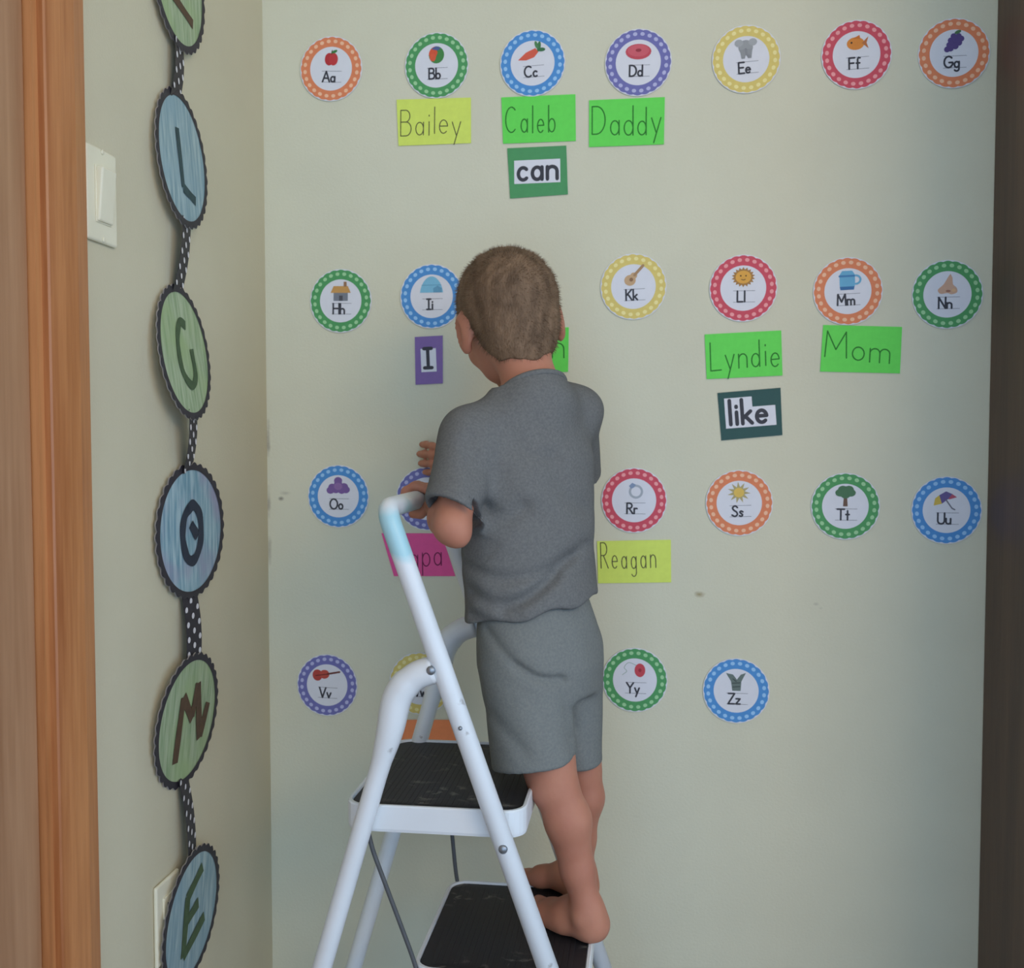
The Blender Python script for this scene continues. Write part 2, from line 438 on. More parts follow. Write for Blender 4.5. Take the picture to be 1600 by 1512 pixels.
# ------------------------------------------------------------------ single-stroke lettering
def arc(cx, cy, rx, ry, a0, a1, n=12):
    return [(cx + rx * math.cos(R(a0 + (a1 - a0) * k / n)), cy + ry * math.sin(R(a0 + (a1 - a0) * k / n))) for k in range(n + 1)]
_bowl = arc(.2, .25, .2, .25, 0, 360, 16)
GL = {   # width, strokes; cap height 1, x-height .5
 'A': (.7, [[(0, 0), (.35, 1), (.7, 0)], [(.12, .35), (.58, .35)]]),
 'B': (.55, [[(0, 0), (0, 1), (.25, 1)] + arc(.25, .77, .22, .23, 90, -90) + [(0, .54)], [(0, .54), (.28, .54)] + arc(.28, .27, .26, .27, 90, -90) + [(0, 0)]]),
 'C': (.7, [arc(.38, .5, .38, .5, 50, 310, 18)]),
 'D': (.65, [[(0, 0), (0, 1), (.2, 1)] + arc(.2, .5, .42, .5, 90, -90, 16) + [(0, 0)]]),
 'E': (.5, [[(.5, 1), (0, 1), (0, 0), (.5, 0)], [(0, .52), (.42, .52)]]),
 'F': (.5, [[(.5, 1), (0, 1), (0, 0)], [(0, .52), (.42, .52)]]),
 'G': (.75, [arc(.38, .5, .38, .5, 45, 340, 18) + [(.74, .45), (.42, .45)]]),
 'H': (.6, [[(0, 0), (0, 1)], [(.6, 0), (.6, 1)], [(0, .52), (.6, .52)]]),
 'I': (.4, [[(.2, 0), (.2, 1)], [(0, 1), (.4, 1)], [(0, 0), (.4, 0)]]),
 'K': (.55, [[(0, 0), (0, 1)], [(.52, 1), (0, .42)], [(.16, .6), (.55, 0)]]),
 'L': (.5, [[(0, 1), (0, 0), (.5, 0)]]),
 'M': (.75, [[(0, 0), (.05, 1), (.37, .3), (.7, 1), (.75, 0)]]),
 'N': (.6, [[(0, 0), (0, 1), (.6, 0), (.6, 1)]]),
 'O': (.76, [arc(.38, .5, .38, .5, 90, 450, 22)]),
 'P': (.5, [[(0, 0), (0, 1), (.22, 1)] + arc(.22, .75, .25, .25, 90, -90) + [(0, .5)]]),
 'R': (.55, [[(0, 0), (0, 1), (.22, 1)] + arc(.22, .75, .25, .25, 90, -90) + [(0, .5)], [(.2, .5), (.55, 0)]]),
 'S': (.55, [smooth_path([(.52, .85), (.3, 1), (.06, .82), (.2, .58), (.42, .42), (.5, .18), (.26, 0), (.0, .14)], 5)]),
 'T': (.65, [[(0, 1), (.65, 1)], [(.325, 1), (.325, 0)]]),
 'U': (.6, [[(0, 1), (0, .3)] + arc(.3, .3, .3, .3, 180, 360) + [(.6, 1)]]),
 'V': (.65, [[(0, 1), (.325, 0), (.65, 1)]]),
 'W': (.9, [[(0, 1), (.22, 0), (.45, .8), (.68, 0), (.9, 1)]]),
 'Y': (.65, [[(0, 1), (.325, .5), (.65, 1)], [(.325, .5), (.325, 0)]]),
 'Z': (.6, [[(.02, 1), (.6, 1), (0, 0), (.6, 0)]]),
 'a': (.42, [_bowl, [(.4, .5), (.4, 0)]]),
 'b': (.42, [[(0, 1), (0, 0)], _bowl]),
 'c': (.38, [arc(.2, .25, .2, .25, 45, 315, 14)]),
 'd': (.42, [_bowl, [(.4, 1), (.4, 0)]]),
 'e': (.42, [[(.0, .27), (.4, .27)] + arc(.2, .25, .2, .25, 5, 315, 14)]),
 'f': (.34, [[(.34, .95), (.2, 1), (.12, .85), (.12, 0)], [(0, .5), (.3, .5)]]),
 'g': (.42, [_bowl, [(.4, .5), (.4, -.15)] + arc(.2, -.15, .2, .18, 0, -150)]),
 'h': (.4, [[(0, 1), (0, 0)], [(0, .28)] + arc(.2, .3, .2, .2, 180, 0) + [(.4, 0)]]),
 'i': (.06, [[(.03, .5), (.03, 0)], [(.03, .7), (.03, .74)]]),
 'k': (.38, [[(0, 1), (0, 0)], [(.34, .5), (0, .2)], [(.12, .3), (.38, 0)]]),
 'l': (.06, [[(.03, 1), (.03, 0)]]),
 'm': (.66, [[(0, .5), (0, 0)], [(0, .3)] + arc(.16, .33, .16, .17, 180, 0) + [(.32, 0)], [(.32, .3)] + arc(.48, .33, .16, .17, 180, 0) + [(.64, 0)]]),
 'n': (.4, [[(0, .5), (0, 0)], [(0, .28)] + arc(.2, .3, .2, .2, 180, 0) + [(.4, 0)]]),
 'o': (.42, [_bowl]),
 'p': (.42, [[(0, .5), (0, -.35)], _bowl]),
 'r': (.28, [[(0, .5), (0, 0)], [(0, .26)] + arc(.18, .3, .18, .2, 180, 60)]),
 's': (.34, [smooth_path([(.32, .42), (.18, .5), (.04, .4), (.16, .27), (.28, .17), (.24, .04), (.12, 0), (.0, .07)], 4)]),
 't': (.3, [[(.15, .85), (.15, 0)], [(0, .5), (.3, .5)]]),
 'u': (.42, [[(0, .5), (0, .2)] + arc(.2, .2, .2, .2, 180, 360) + [(.4, .5)], [(.4, .2), (.4, 0)]]),
 'v': (.4, [[(0, .5), (.2, 0), (.4, .5)]]),
 'w': (.56, [[(0, .5), (.14, 0), (.28, .42), (.42, 0), (.56, .5)]]),
 'y': (.42, [[(0, .5), (.21, .0)], [(.42, .5), (.1, -.35)]]),
 'z': (.38, [[(0, .5), (.38, .5), (0, 0), (.38, 0)]]),
}

class Flat:
    """flat print built in a card's own plane: u to the right, v up, h out of the wall"""
    def __init__(self): self.v, self.f, self.mi, self.mats = [], [], [], []
    def _m(self, m):
        if m not in self.mats: self.mats.append(m)
        return self.mats.index(m)
    def poly(self, pts, h, m):
        i = len(self.v)
        h = h + 3e-6 * (len(self.f) % 60)
        self.v += [(p[0], -h, p[1]) for p in pts]
        self.f.append(tuple(range(i, i + len(pts)))); self.mi.append(self._m(m))
    def ell(self, cx, cy, rx, ry, h, m, n=20, rot=0):
        c, s = math.cos(R(rot)), math.sin(R(rot))
        self.poly([(cx + rx * math.cos(2 * math.pi * k / n) * c - ry * math.sin(2 * math.pi * k / n) * s,
                    cy + rx * math.cos(2 * math.pi * k / n) * s + ry * math.sin(2 * math.pi * k / n) * c) for k in range(n)], h, m)
    def stroke(self, pts, w, h, m):
        for k, p in enumerate(pts):
            self.ell(p[0], p[1], w / 2, w / 2, h, m, 8)
            if k:
                a = pts[k - 1]; d = math.hypot(p[0] - a[0], p[1] - a[1])
                if d > 1e-9:
                    nx, ny = -(p[1] - a[1]) / d * w / 2, (p[0] - a[0]) / d * w / 2
                    self.poly([(a[0] + nx, a[1] + ny), (a[0] - nx, a[1] - ny), (p[0] - nx, p[1] - ny), (p[0] + nx, p[1] + ny)], h, m)
    def text(self, s, x, y, size, w, h, m, gap=.16, jitter=0, slope=0, xs=1.0):
        rnd = random.Random(s)
        for ch in s:
            wd, st = GL[ch]
            j = rnd.uniform(-jitter, jitter) * size
            k = 1 + rnd.uniform(-jitter, jitter)
            for q in st:
                self.stroke([(x + p[0] * size * xs * k, y + j + p[1] * size * k + slope * (x + p[0] * size)) for p in q], w, h, m)
            x += (wd * xs + gap) * size
        return x
    def ring(self, r0, r1, h, m, n=96, bumps=0, amp=0.0):
        i = len(self.v)
        for k in range(n):
            a = 2 * math.pi * k / n
            ro = r1 + (amp * abs(math.cos(bumps * a / 2)) if bumps else 0)
            self.v += [(r0 * math.cos(a), -h, r0 * math.sin(a)), (ro * math.cos(a), -h, ro * math.sin(a))]
        for k in range(n):
            a, b = i + 2 * k, i + 2 * ((k + 1) % n)
            self.f.append((a, a + 1, b + 1, b)); self.mi.append(self._m(m))
    def build(self, name, parent):
        me = mesh(name, self.v, self.f, False, self.mi)
        bm = bmesh.new(); bm.from_mesh(me)
        for f in bm.faces:
            f.normal_update()
            if f.normal.y > 0: f.normal_flip()
        bm.to_mesh(me); bm.free()
        return link(name, me, self.mats, parent)

def slab_mesh(name, outline, t, curl=0.0, n=8):
    """thin card of the given outline with real thickness"""
    v = [(p[0], 0, p[1]) for p in outline] + [(p[0], -t, p[1]) for p in outline]
    k = len(outline)
    f = [tuple(range(k)), tuple(range(k, 2 * k))[::-1]] + [(i, (i + 1) % k, k + (i + 1) % k, k + i) for i in range(k)]
    me = mesh(name, v, f)
    bm = bmesh.new(); bm.from_mesh(me); bmesh.ops.recalc_face_normals(bm, faces=bm.faces[:]); bm.to_mesh(me); bm.free()
    return me

# ------------------------------------------------------------------ alphabet discs
PAL = {  # border colour, dot colour
 'orange': ((232, 138, 96), (250, 196, 160)), 'green': ((84, 160, 98), (164, 214, 160)), 'blue': ((84, 150, 214), (160, 206, 244)),
 'purple': ((118, 118, 180), (190, 190, 226)), 'yellow': ((228, 206, 118), (246, 232, 162)), 'red': ((214, 84, 100), (246, 164, 166))}
def pc(*c): return paper(tuple(c))

def picture(F, L):
    h = 0.0016; g = 0.0018; t = 0.0020
    E_, P_ = F.ell, F.poly
    def T(pts): return pts
    if L == 'A':
        E_(-.07, .30, .15, .20, h, pc(190, 56, 62)); E_(.07, .30, .15, .20, h + .00005, pc(200, 62, 66)); F.stroke([(0, .46), (.02, .58)], .03, g, pc(84, 66, 40)); E_(.10, .54, .10, .045, g, pc(66, 130, 66), rot=25)
    elif L == 'B':
        E_(0, .33, .25, .27, h, pc(74, 140, 76)); P_([(-.25, .33)] + [(.25 * math.cos(R(a)), .33 + .27 * math.sin(R(a))) for a in range(170, 91, -10)] + [(.04, .40), (-.08, .12)], g, pc(222, 92, 62)); E_(-.12, .25, .10, .12, g, pc(226, 96, 66)); P_([(-.17, .52), (-.02, .60), (.14, .55), (.06, .46), (-.08, .49)], t, pc(84, 100, 150))
    elif L == 'C':
        P_([(-.46, .12), (-.20, .34), (.10, .46), (.20, .34), (.06, .18), (-.2, .1)], h, pc(226, 100, 78)); E_(.22, .50, .06, .16, g, pc(72, 128, 84), rot=-10); E_(.30, .40, .12, .06, g, pc(64, 118, 76)); E_(.14, .56, .05, .12, g, pc(86, 140, 90), rot=15)
    elif L == 'D':
        E_(0, .33, .40, .24, h, pc(206, 84, 96)); E_(0, .36, .34, .18, g, pc(216, 100, 112)); E_(0, .37, .09, .05, t, pc(160, 60, 70))
    elif L == 'E':
        E_(0, .36, .22, .22, h, pc(160, 162, 164)); E_(-.20, .50, .13, .11, g, pc(172, 174, 176)); E_(.22, .50, .13, .11, g, pc(172, 174, 176)); P_([(-.18, .3), (-.14, .02), (-.04, .02), (0, .16), (.06, .02), (.16, .02), (.2, .3)], g, pc(152, 154, 156)); F.stroke([(.0, .3), (.02, .14), (.10, .08)], .07, t, pc(142, 144, 148))
    elif L == 'F':
        E_(-.02, .33, .26, .19, h, pc(228, 142, 62)); P_([(.16, .33), (.36, .52), (.30, .33), (.36, .16)], h, pc(198, 120, 70)); P_([(-.1, .48), (.1, .58), (.12, .46)], g, pc(214, 120, 50)); E_(-.14, .36, .03, .03, g, pc(60, 50, 44))
    elif L == 'G':
        for (x, y) in [(-.02, .5), (.12, .5), (.2, .42), (.05, .4), (-.1, .38), (.14, .3), (0, .28), (-.14, .25), (.04, .2), (-.1, .14), (-.2, .12)]: E_(x, y, .09, .09, h, pc(92, 74, 132), 10)
        E_(.1, .62, .1, .05, g, pc(80, 120, 80), rot=20)
    elif L == 'H':
        P_([(-.24, .0), (.24, .0), (.24, .28), (-.24, .28)], h, pc(128, 132, 142)); P_([(-.34, .26), (.34, .26), (.24, .48), (-.24, .48)], g, pc(206, 156, 90)); P_([(.1, .46), (.2, .46), (.2, .62), (.1, .62)], g, pc(160, 120, 90)); P_([(-.05, .0), (.07, .0), (.07, .17), (-.05, .17)], t, pc(84, 84, 92))
    elif L == 'I':
        P_([(.38 * math.cos(R(a)) * (1 - .12 * math.sin(R(a))), .12 + .52 * math.sin(R(a))) for a in range(0, 181, 12)], h, pc(130, 192, 220)); F.stroke([(-.32, .36), (.32, .36)], .02, g, pc(100, 158, 190)); P_([(.06, .12), (.34, .12), (.34, .26), (.2, .34), (.06, .26)], g, pc(104, 160, 192))
    elif L == 'K':
        E_(-.10, .20, .18, .17, h, pc(206, 170, 130)); E_(.02, .34, .11, .10, h, pc(206, 170, 130)); F.stroke([(.05, .36), (.32, .64)], .09, g, pc(176, 140, 104)); E_(-.06, .22, .06, .06, g, pc(150, 112, 80))
    elif L == 'L':
        n = 18
        P_([((.36 if k % 2 else .28) * math.cos(2 * math.pi * k / (2 * n)), .34 + (.31 if k % 2 else .24) * math.sin(2 * math.pi * k / (2 * n))) for k in range(2 * n)], h, pc(176, 130, 74)); E_(0, .34, .24, .20, g, pc(232, 172, 76)); E_(-.08, .38, .025, .025, t, pc(90, 64, 40), 8); E_(.08, .38, .025, .025, t, pc(90, 64, 40), 8); F.stroke([(-.06, .27), (0, .25), (.06, .27)], .025, t, pc(120, 84, 50))
    elif L == 'M':
        P_([(-.22, .06), (.18, .06), (.22, .2), (.22, .5), (.14, .62), (-.16, .62), (-.24, .5), (-.24, .2)], h, pc(112, 180, 214)); P_([(-.22, .04), (.18, .04), (.2, .14), (-.24, .14)], g, pc(64, 118, 170)); F.stroke([(-.24, .46), (.2, .46)], .06, g, pc(74, 132, 182)); F.stroke(arc(.24, .34, .14, .13, 90, -90), .06, g, pc(112, 180, 214))
    elif L == 'N':
        P_(smooth_path([(.08, .62), (.0, .5), (-.12, .3), (-.28, .14), (-.2, .02), (0, .04), (.12, .0), (.28, .06), (.26, .2), (.16, .3), (.14, .5)], 4), h, pc(214, 172, 146)); E_(.02, .10, .07, .035, g, pc(170, 120, 100)); E_(.18, .12, .06, .05, g, pc(226, 184, 140))
    elif L == 'O':
        for (x, y) in [(-.2, .3), (0, .42), (.2, .32), (-.08, .22), (.12, .2), (-.26, .2), (.26, .22), (0, .52)]: E_(x, y, .14, .12, h, pc(128, 98, 158), 12)
        E_(0, .33, .14, .12, g, pc(150, 116, 170))
    elif L == 'P':
        E_(-.1, .28, .22, .16, h, pc(236, 160, 170)); E_(.14, .36, .14, .13, g, pc(240, 172, 180))
    elif L == 'R':
        F.stroke(arc(.06, .28, .19, .19, 0, 360, 20), .07, h, pc(176, 182, 190)); P_([(-.16, .46), (-.06, .56), (.06, .50), (-.02, .40), (-.1, .38)], g, pc(140, 158, 186))
    elif L == 'S':
        n = 11
        P_([((.36 if k % 2 else .18) * math.cos(math.pi * k / n + .2), .33 + (.34 if k % 2 else .17) * math.sin(math.pi * k / n + .2)) for k in range(2 * n)], h, pc(184, 170, 120)); E_(0, .33, .16, .15, g, pc(230, 194, 96))
    elif L == 'T':
        P_([(-.07, .0), (.07, .0), (.05, .3), (-.05, .3)], h, pc(116, 90, 76))
        for (x, y) in [(-.16, .42), (.16, .42), (0, .50), (0, .36), (-.08, .52), (.1, .52)]: E_(x, y, .15, .12, g, pc(80, 122, 88), 12)
    elif L == 'U':
        P_([(-.38, .14), (-.34, .36), (-.22, .46), (-.14, .2)], h, pc(222, 190, 86)); P_([(-.22, .46), (-.02, .58), (.16, .5), (.04, .34), (-.14, .2)], h, pc(110, 96, 150)); P_([(.16, .5), (.3, .4), (.1, .34), (.04, .34)], h, pc(190, 92, 110)); F.stroke([(-.02, .32), (.16, .06), (.24, .02)], .04, g, pc(120, 120, 128))
    elif L == 'V':
        E_(-.34, .32, .17, .19, h, pc(186, 74, 66), rot=10); E_(-.10, .36, .17, .15, h, pc(196, 84, 72), rot=10); F.stroke([(.02, .38), (.42, .47)], .06, g, pc(110, 56, 50)); F.stroke([(-.4, .3), (.05, .38)], .03, g, pc(110, 50, 46))
    elif L == 'W':
        E_(0, .32, .3, .16, h, pc(120, 150, 186)); P_([(.2, .36), (.4, .54), (.34, .3)], h, pc(120, 150, 186))
    elif L == 'Y':
        E_(.16, .32, .17, .22, h, pc(206, 78, 88)); E_(.16, .32, .05, .06, g, pc(170, 54, 64)); F.stroke(smooth_path([(.04, .48), (-.2, .56), (-.34, .4), (-.26, .28), (-.4, .16)], 5), .02, h, pc(170, 186, 176))
    elif L == 'Z':
        P_([(-.12, .0), (.14, .0), (.16, .30), (.30, .58), (.14, .52), (.02, .36), (-.1, .52), (-.32, .56), (-.16, .30)], h, pc(110, 124, 118)); F.stroke([(-.1, .12), (.12, .14)], .03, g, pc(70, 80, 78)); F.stroke([(-.12, .24), (.12, .26)], .03, g, pc(70, 80, 78)); F.stroke([(-.1, .38), (.0, .3)], .03, g, pc(70, 80, 78))

_dot_cache = {}
def alphabet_disc(L, colour, what, x, z, rot=0.0, dia=0.106, extra=''):
    r = dia / 2
    t = empty('alphabet_card', (x, -0.0012, z)); t.rotation_euler = (0, R(rot), 0)
    tag(t, ('round %s-bordered alphabet card %s' % (colour, what)), 'alphabet card', 'alphabet cards on the wall')
    cb, cd = PAL[colour]
    link('card', slab_mesh('card', [(1.035 * r * math.cos(2 * math.pi * k / 72), 1.035 * r * math.sin(2 * math.pi * k / 72)) for k in range(72)], 0.0012), M['white_print'], t)
    if colour not in _dot_cache:
        F = Flat(); F.ring(.70 * r, .985 * r, 0.0014, pc(*cb), 192, 24, .03 * r)
        D = Flat()
        for k in range(24):
            a = 2 * math.pi * (k + .5) / 24
            D.ell(.875 * r * math.cos(a), .875 * r * math.sin(a), .070 * r, .060 * r, 0.00155, pc(*cd), 10, math.degrees(a) + 90)
        b = F.build('border', t); d = D.build('border_dots', b)
        _dot_cache[colour] = (b.data, d.data)
    else:
        b = bpy.data.objects.new('border', _dot_cache[colour][0]); COL.objects.link(b); b.parent = t
        d = bpy.data.objects.new('border_dots', _dot_cache[colour][1]); COL.objects.link(d); d.parent = b
    F = Flat(); picture(F, L)
    F.v = [(p[0] * r, p[1], p[2] * r) for p in F.v]
    F.build('picture', t)
    F = Flat()
    wdt = (GL[L][0] + GL[L.lower()][0] + .14) * .33
    F.text(L + L.lower(), -.06 - wdt / 2, -.42, .33, .055, 0.0016, M['ink'], .14)
    F.v = [(p[0] * r, p[1], p[2] * r) for p in F.v]
    F.build('lettering', t)
    F = Flat()
    for yy in (-.08, -.43): F.stroke([(-.30, yy), (.36, yy)], .012, 0.0015, pc(120, 120, 128))
    F.v = [(p[0] * r, p[1], p[2] * r) for p in F.v]
    F.build('guide_lines', t)
    return t

DISCS = [
 ('A', 'orange', 'with a red apple, lettered Aa', -.543, 1.714, 3), ('B', 'green', 'with a beach ball, lettered Bb', -.358, 1.711, 0),
 ('C', 'blue', 'with a carrot, lettered Cc', -.194, 1.707, -2), ('D', 'purple', 'with a pink doughnut, lettered Dd', -.018, 1.700, 1),
 ('E', 'yellow', 'with a grey elephant, lettered Ee', .157, 1.697, -3), ('F', 'red', 'with an orange fish, lettered Ff', .331, 1.696, -2),
 ('G', 'orange', 'with purple grapes, lettered Gg', .481, 1.691, 0),
 ('H', 'green', 'with a small house, lettered Hh', -.529, 1.317, 1), ('I', 'blue', 'with an igloo, lettered Ii', -.368, 1.322, 0),
 ('K', 'yellow', 'with a small tan picture, lettered Kk', -.024, 1.332, -2), ('L', 'red', 'with a lion face, lettered Ll', .156, 1.326, 0),
 ('M', 'orange', 'with a blue mug, lettered Mm', .323, 1.318, -2), ('N', 'green', 'with a nose, lettered Nn', .478, 1.310, 0),
 ('O', 'blue', 'with a purple picture, lettered Oo', -.536, .977, 0), ('P', 'purple', 'half hidden behind the child\'s arm above the pink card', -.377, .974, 0),
 ('R', 'red', 'with a silver ring, lettered Rr', -.021, .974, 0), ('S', 'orange', 'with a sun, lettered Ss', .153, .971, -2),
 ('T', 'green', 'with a leafy tree, lettered Tt', .324, .967, 0), ('U', 'blue', 'with an umbrella, lettered Uu', .483, .962, 0),
 ('V', 'purple', 'with a violin, lettered Vv', -.559, .642, 2), ('W', 'yellow', 'half hidden behind the ladder, above the orange card', -.391, .650, 0),
 ('Y', 'green', 'with a red yo-yo, lettered Yy', -.018, .668, 0), ('Z', 'blue', 'with a striped animal, lettered Zz', .151, .655, 0)]
for (L, c, w, x, z, ro) in DISCS:
    alphabet_disc(L, c, w, x, z, ro)

# ------------------------------------------------------------------ word cards
def word_card(name, corners, rgb, label, group, draw, rough=0.6, cat='paper card'):
    cx = sum(p[0] for p in corners) / 4; cz = sum(p[1] for p in corners) / 4
    t = tag(empty(name, (cx, -0.0012, cz)), label, cat, group)
    me = slab_mesh('card', [(p[0] - cx, p[1] - cz) for p in corners], 0.0006)
    link('card', me, paper(rgb, rough), t)
    a = math.atan2(corners[1][1] - corners[0][1], corners[1][0] - corners[0][0])
    F = Flat(); draw(F)
    c, s = math.cos(a), math.sin(a)
    F.v = [(p[0] * c - p[2] * s, p[1], p[0] * s + p[2] * c) for p in F.v]
    F.build('lettering', t)
    return t
def hand(text, x0, x1, y, size, w=.0016, m=None, slope=0, jit=.05, gap=.17):
    """handwriting fitted between x0 and x1"""
    tw = sum(GL[c][0] for c in text) * size; g = gap * size * (len(text) - 1)
    xs = (x1 - x0 - g) / tw
    return lambda F: F.text(text, x0, y, size, w, .0009, m or M['pencil'], gap, jit, slope, xs)
GREEN, YELLOW, PINK, ORANGE = (108, 228, 92), (222, 238, 108), (238, 92, 156), (252, 150, 96)
GI = mat('pen_on_green', (44, 128, 44), .7, .1, 200); PI_ = mat('pen_on_pink', (120, 34, 76), .7, .1, 200)
GW = 'handwritten index cards on the wall'
word_card('index_card', [(-.428, 1.657), (-.299, 1.655), (-.299, 1.579), (-.425, 1.579)], YELLOW, 'bright yellow handwritten card under the green Bb card', GW, hand('Bailey', -.058, .046, -.022, .044))
word_card('index_card', [(-.247, 1.653), (-.122, 1.653), (-.121, 1.576), (-.244, 1.576)], GREEN, 'bright green handwritten card between the blue Cc card and the word can', GW, hand('Caleb', -.056, .028, -.022, .044, .0020, GI))
word_card('index_card', [(-.099, 1.642), (.026, 1.642), (.025, 1.565), (-.099, 1.565)], GREEN, 'bright green handwritten card reading Daddy', GW, hand('Daddy', -.057, .056, -.020, .046, .0020, GI))
word_card('index_card', [(-.260, 1.265), (-.132, 1.266), (-.133, 1.191), (-.259, 1.190)], GREEN, 'bright green card mostly hidden behind the child\'s head', GW, hand('n', .036, .056, -.016, .050, .0020, GI))
word_card('index_card', [(.094, 1.251), (.218, 1.256), (.221, 1.182), (.098, 1.177)], GREEN, 'bright green handwritten card between the red Ll card and the word like', GW, hand('Lyndie', -.054, .058, -.022, .045, .0020, GI, .04))
word_card('index_card', [(.285, 1.264), (.409, 1.259), (.407, 1.184), (.281, 1.188)], GREEN, 'bright green handwritten card reading Mom', GW, hand('Mom', -.057, .046, -.018, .044, .0020, GI, -.04))
word_card('index_card', [(-.459, .913), (-.352, .914), (-.328, .840), (-.437, .838)], PINK, 'hot pink slanted card on the wall behind the ladder handle', GW, hand('Papa', -.036, .042, -.020, .044, .0018, PI_))
word_card('index_card', [(-.083, .904), (.041, .908), (.042, .836), (-.081, .832)], YELLOW, 'bright yellow handwritten card under the red Rr card', GW, hand('Reagan', -.056, .036, -.012, .042))
word_card('index_card', [(-.443, .584), (-.325, .588), (-.324, .513), (-.443, .509)], ORANGE, 'orange card on the wall just above the top ladder step', GW, lambda F: F.stroke([(-.04, -.02), (.03, -.02)], .0016, .0009, pc(170, 84, 48)))

GS = 'laminated sight word cards on the wall'
def sight(rgb_word, text, tx, ty, size, w, panel):
    def draw(F):
        for (x0, y0, x1, y1) in panel:
            F.poly([(x0, y0), (x1, y0), (x1, y1), (x0, y1)], .0009, M['white_print'])
        F.text(text, tx, ty, size, w, .0012, M['ink'], .20)
    return draw
word_card('sight_word_card', [(-.237, 1.568), (-.137, 1.569), (-.134, 1.488), (-.232, 1.484)], (74, 150, 84), 'glossy green card reading can in black on white', GS, sight(None, 'can', -.033, -.013, .041, .0060, [(-.040, -.019, .038, .020)]), .15, 'word card')
word_card('sight_word_card', [(-.398, 1.253), (-.349, 1.255), (-.349, 1.173), (-.397, 1.171)], (132, 104, 166), 'purple card with the single letter I', GS, sight(None, 'I', -.008, -.013, .033, .006, [(-.014, -.020, .013, .020)]), .3, 'word card')
word_card('sight_word_card', [(.116, 1.154), (.218, 1.162), (.222, 1.084), (.123, 1.075)], (34, 76, 66), 'dark green card reading like in black on white', GS, sight(None, 'like', -.034, -.015, .040, .0062, [(-.041, -.021, .041, .012), (-.041, .012, .004, .029)]), .25, 'word card')

# ------------------------------------------------------------------ welcome banner down the left wall
ban = tag(empty('welcome_banner', (LW, -.33, 1.2)), 'hand-coloured vertical banner of letter discs joined by polka dot ribbon', 'banner')
def lift_disc(yc, zc, ry, rz, w0, s, bow, rot, m, letter_strokes, lcol, lw=.015):
    """a paper disc held a little off the wall: w = w0 + s*v + bow*u^2 (u, v are -1..1)"""
    nr, na = 8, 72
    def at(u, v, h=0.0):
        c, q = math.cos(R(rot)), math.sin(R(rot))
        uu, vv = u * c - v * q, u * q + v * c
        return (max(.002, w0 + s * vv + bow * uu * uu) + h, yc - ban.location.y + uu * ry, zc - ban.location.z + vv * rz)
    def ringmesh(name, r0, r1, h, bumps, amp, mt, parent, back=False):
        v, f = [], []
        K = 6
        for i in range(K + 1):
            for k in range(144):
                a = 2 * math.pi * k / 144
                rr = r0 + (r1 - r0) * i / K
                if i == K and bumps: rr += amp * abs(math.cos(bumps * a / 2))
                v.append(at(rr * math.cos(a), rr * math.sin(a), h))
        for i in range(K):
            for k in range(144):
                k2 = (k + 1) % 144
                f.append((i * 144 + k, (i + 1) * 144 + k, (i + 1) * 144 + k2, i * 144 + k2))
        return link(name, mesh(name, v, f, True), mt, parent)
    root = ringmesh('letter_disc', .001, .93, .0006, 0, 0, m, ban)
    ringmesh('scalloped_border', .885, .955, .0014, 34, .05, M['black_paper'], root)
    ringmesh('paper_backing', .5, .955, -.0006, 34, .05, pc(214, 204, 196), root)
    # the letter, drawn with a broad marker
    v, f = [], []
    for st in letter_strokes:
        P = smooth_path(st, 6) if len(st) > 2 else [np.array(st[0]) * (1 - t / 6) + np.array(st[1]) * t / 6 for t in range(7)]
        hw = lw / 2 / .1
        i0 = len(v)
        for k, p in enumerate(P):
            a, b = P[max(0, k - 1)], P[min(len(P) - 1, k + 1)]
            d = np.array(b) - np.array(a); d = d / (np.linalg.norm(d) + 1e-9)
            n = np.array([-d[1], d[0]])
            wv = hw * (0.92 + .08 * math.sin(k * .9 + i0))
            hh = .0016 + 1.2e-5 * (len(v) / 2); v.append(at(*(np.array(p) + n * wv), hh)); v.append(at(*(np.array(p) - n * wv), hh))
        for k in range(len(P) - 1):
            a = i0 + 2 * k
            f.append((a, a + 1, a + 3, a + 2))
    link('letter', mesh('letter', v, f), lcol, root)
    return root
brown = mat('marker_brown', (88, 66, 48), .6, .15, 90); dgreen = mat('marker_green', (72, 92, 62), .6, .15, 90)
navy = mat('marker_navy', (44, 52, 66), .6, .15, 90); dteal = mat('marker_teal', (50, 74, 78), .6, .15, 90)
LE = [[(.42, .52), (-.28, .5), (-.3, 0), (-.28, -.5), (.46, -.52)], [(-.28, .02), (.24, .04)]]
lift_disc(-.340, 1.728, .085, .104, .007, -.004, 0, 4, M['crayon_green'], [[(-.28, .5), (-.30, -.32)], [(-.30, -.30), (.42, -.52)], [(-.28, .5), (.4, .55)], [(-.28, .1), (.25, .08)]], brown)
lift_disc(-.344, 1.474, .080, .098, .011, -.007, 0, 3, M['crayon_blue'], [[(-.12, .42), (-.10, -.42)], [(-.10, -.42), (.36, -.56)]], dteal)
lift_disc(-.358, 1.200, .080, .096, .017, -.012, 0, 2, M['crayon_green'], [[(.16, .40), (-.06, .44), (-.24, .16), (-.22, -.26), (.06, -.48), (.28, -.34), (.26, .06)]], dgreen)
lift_disc(-.322, .944, .113, .100, .007, 0, 0, 0, M['crayon_mixed'], [[(.0, .38), (-.22, .22), (-.28, -.08), (-.16, -.38), (.06, -.42), (.24, -.16), (.22, .2), (.04, .37), (-.12, .33)], [(-.05, .1), (.14, -.1)]], navy, .017)
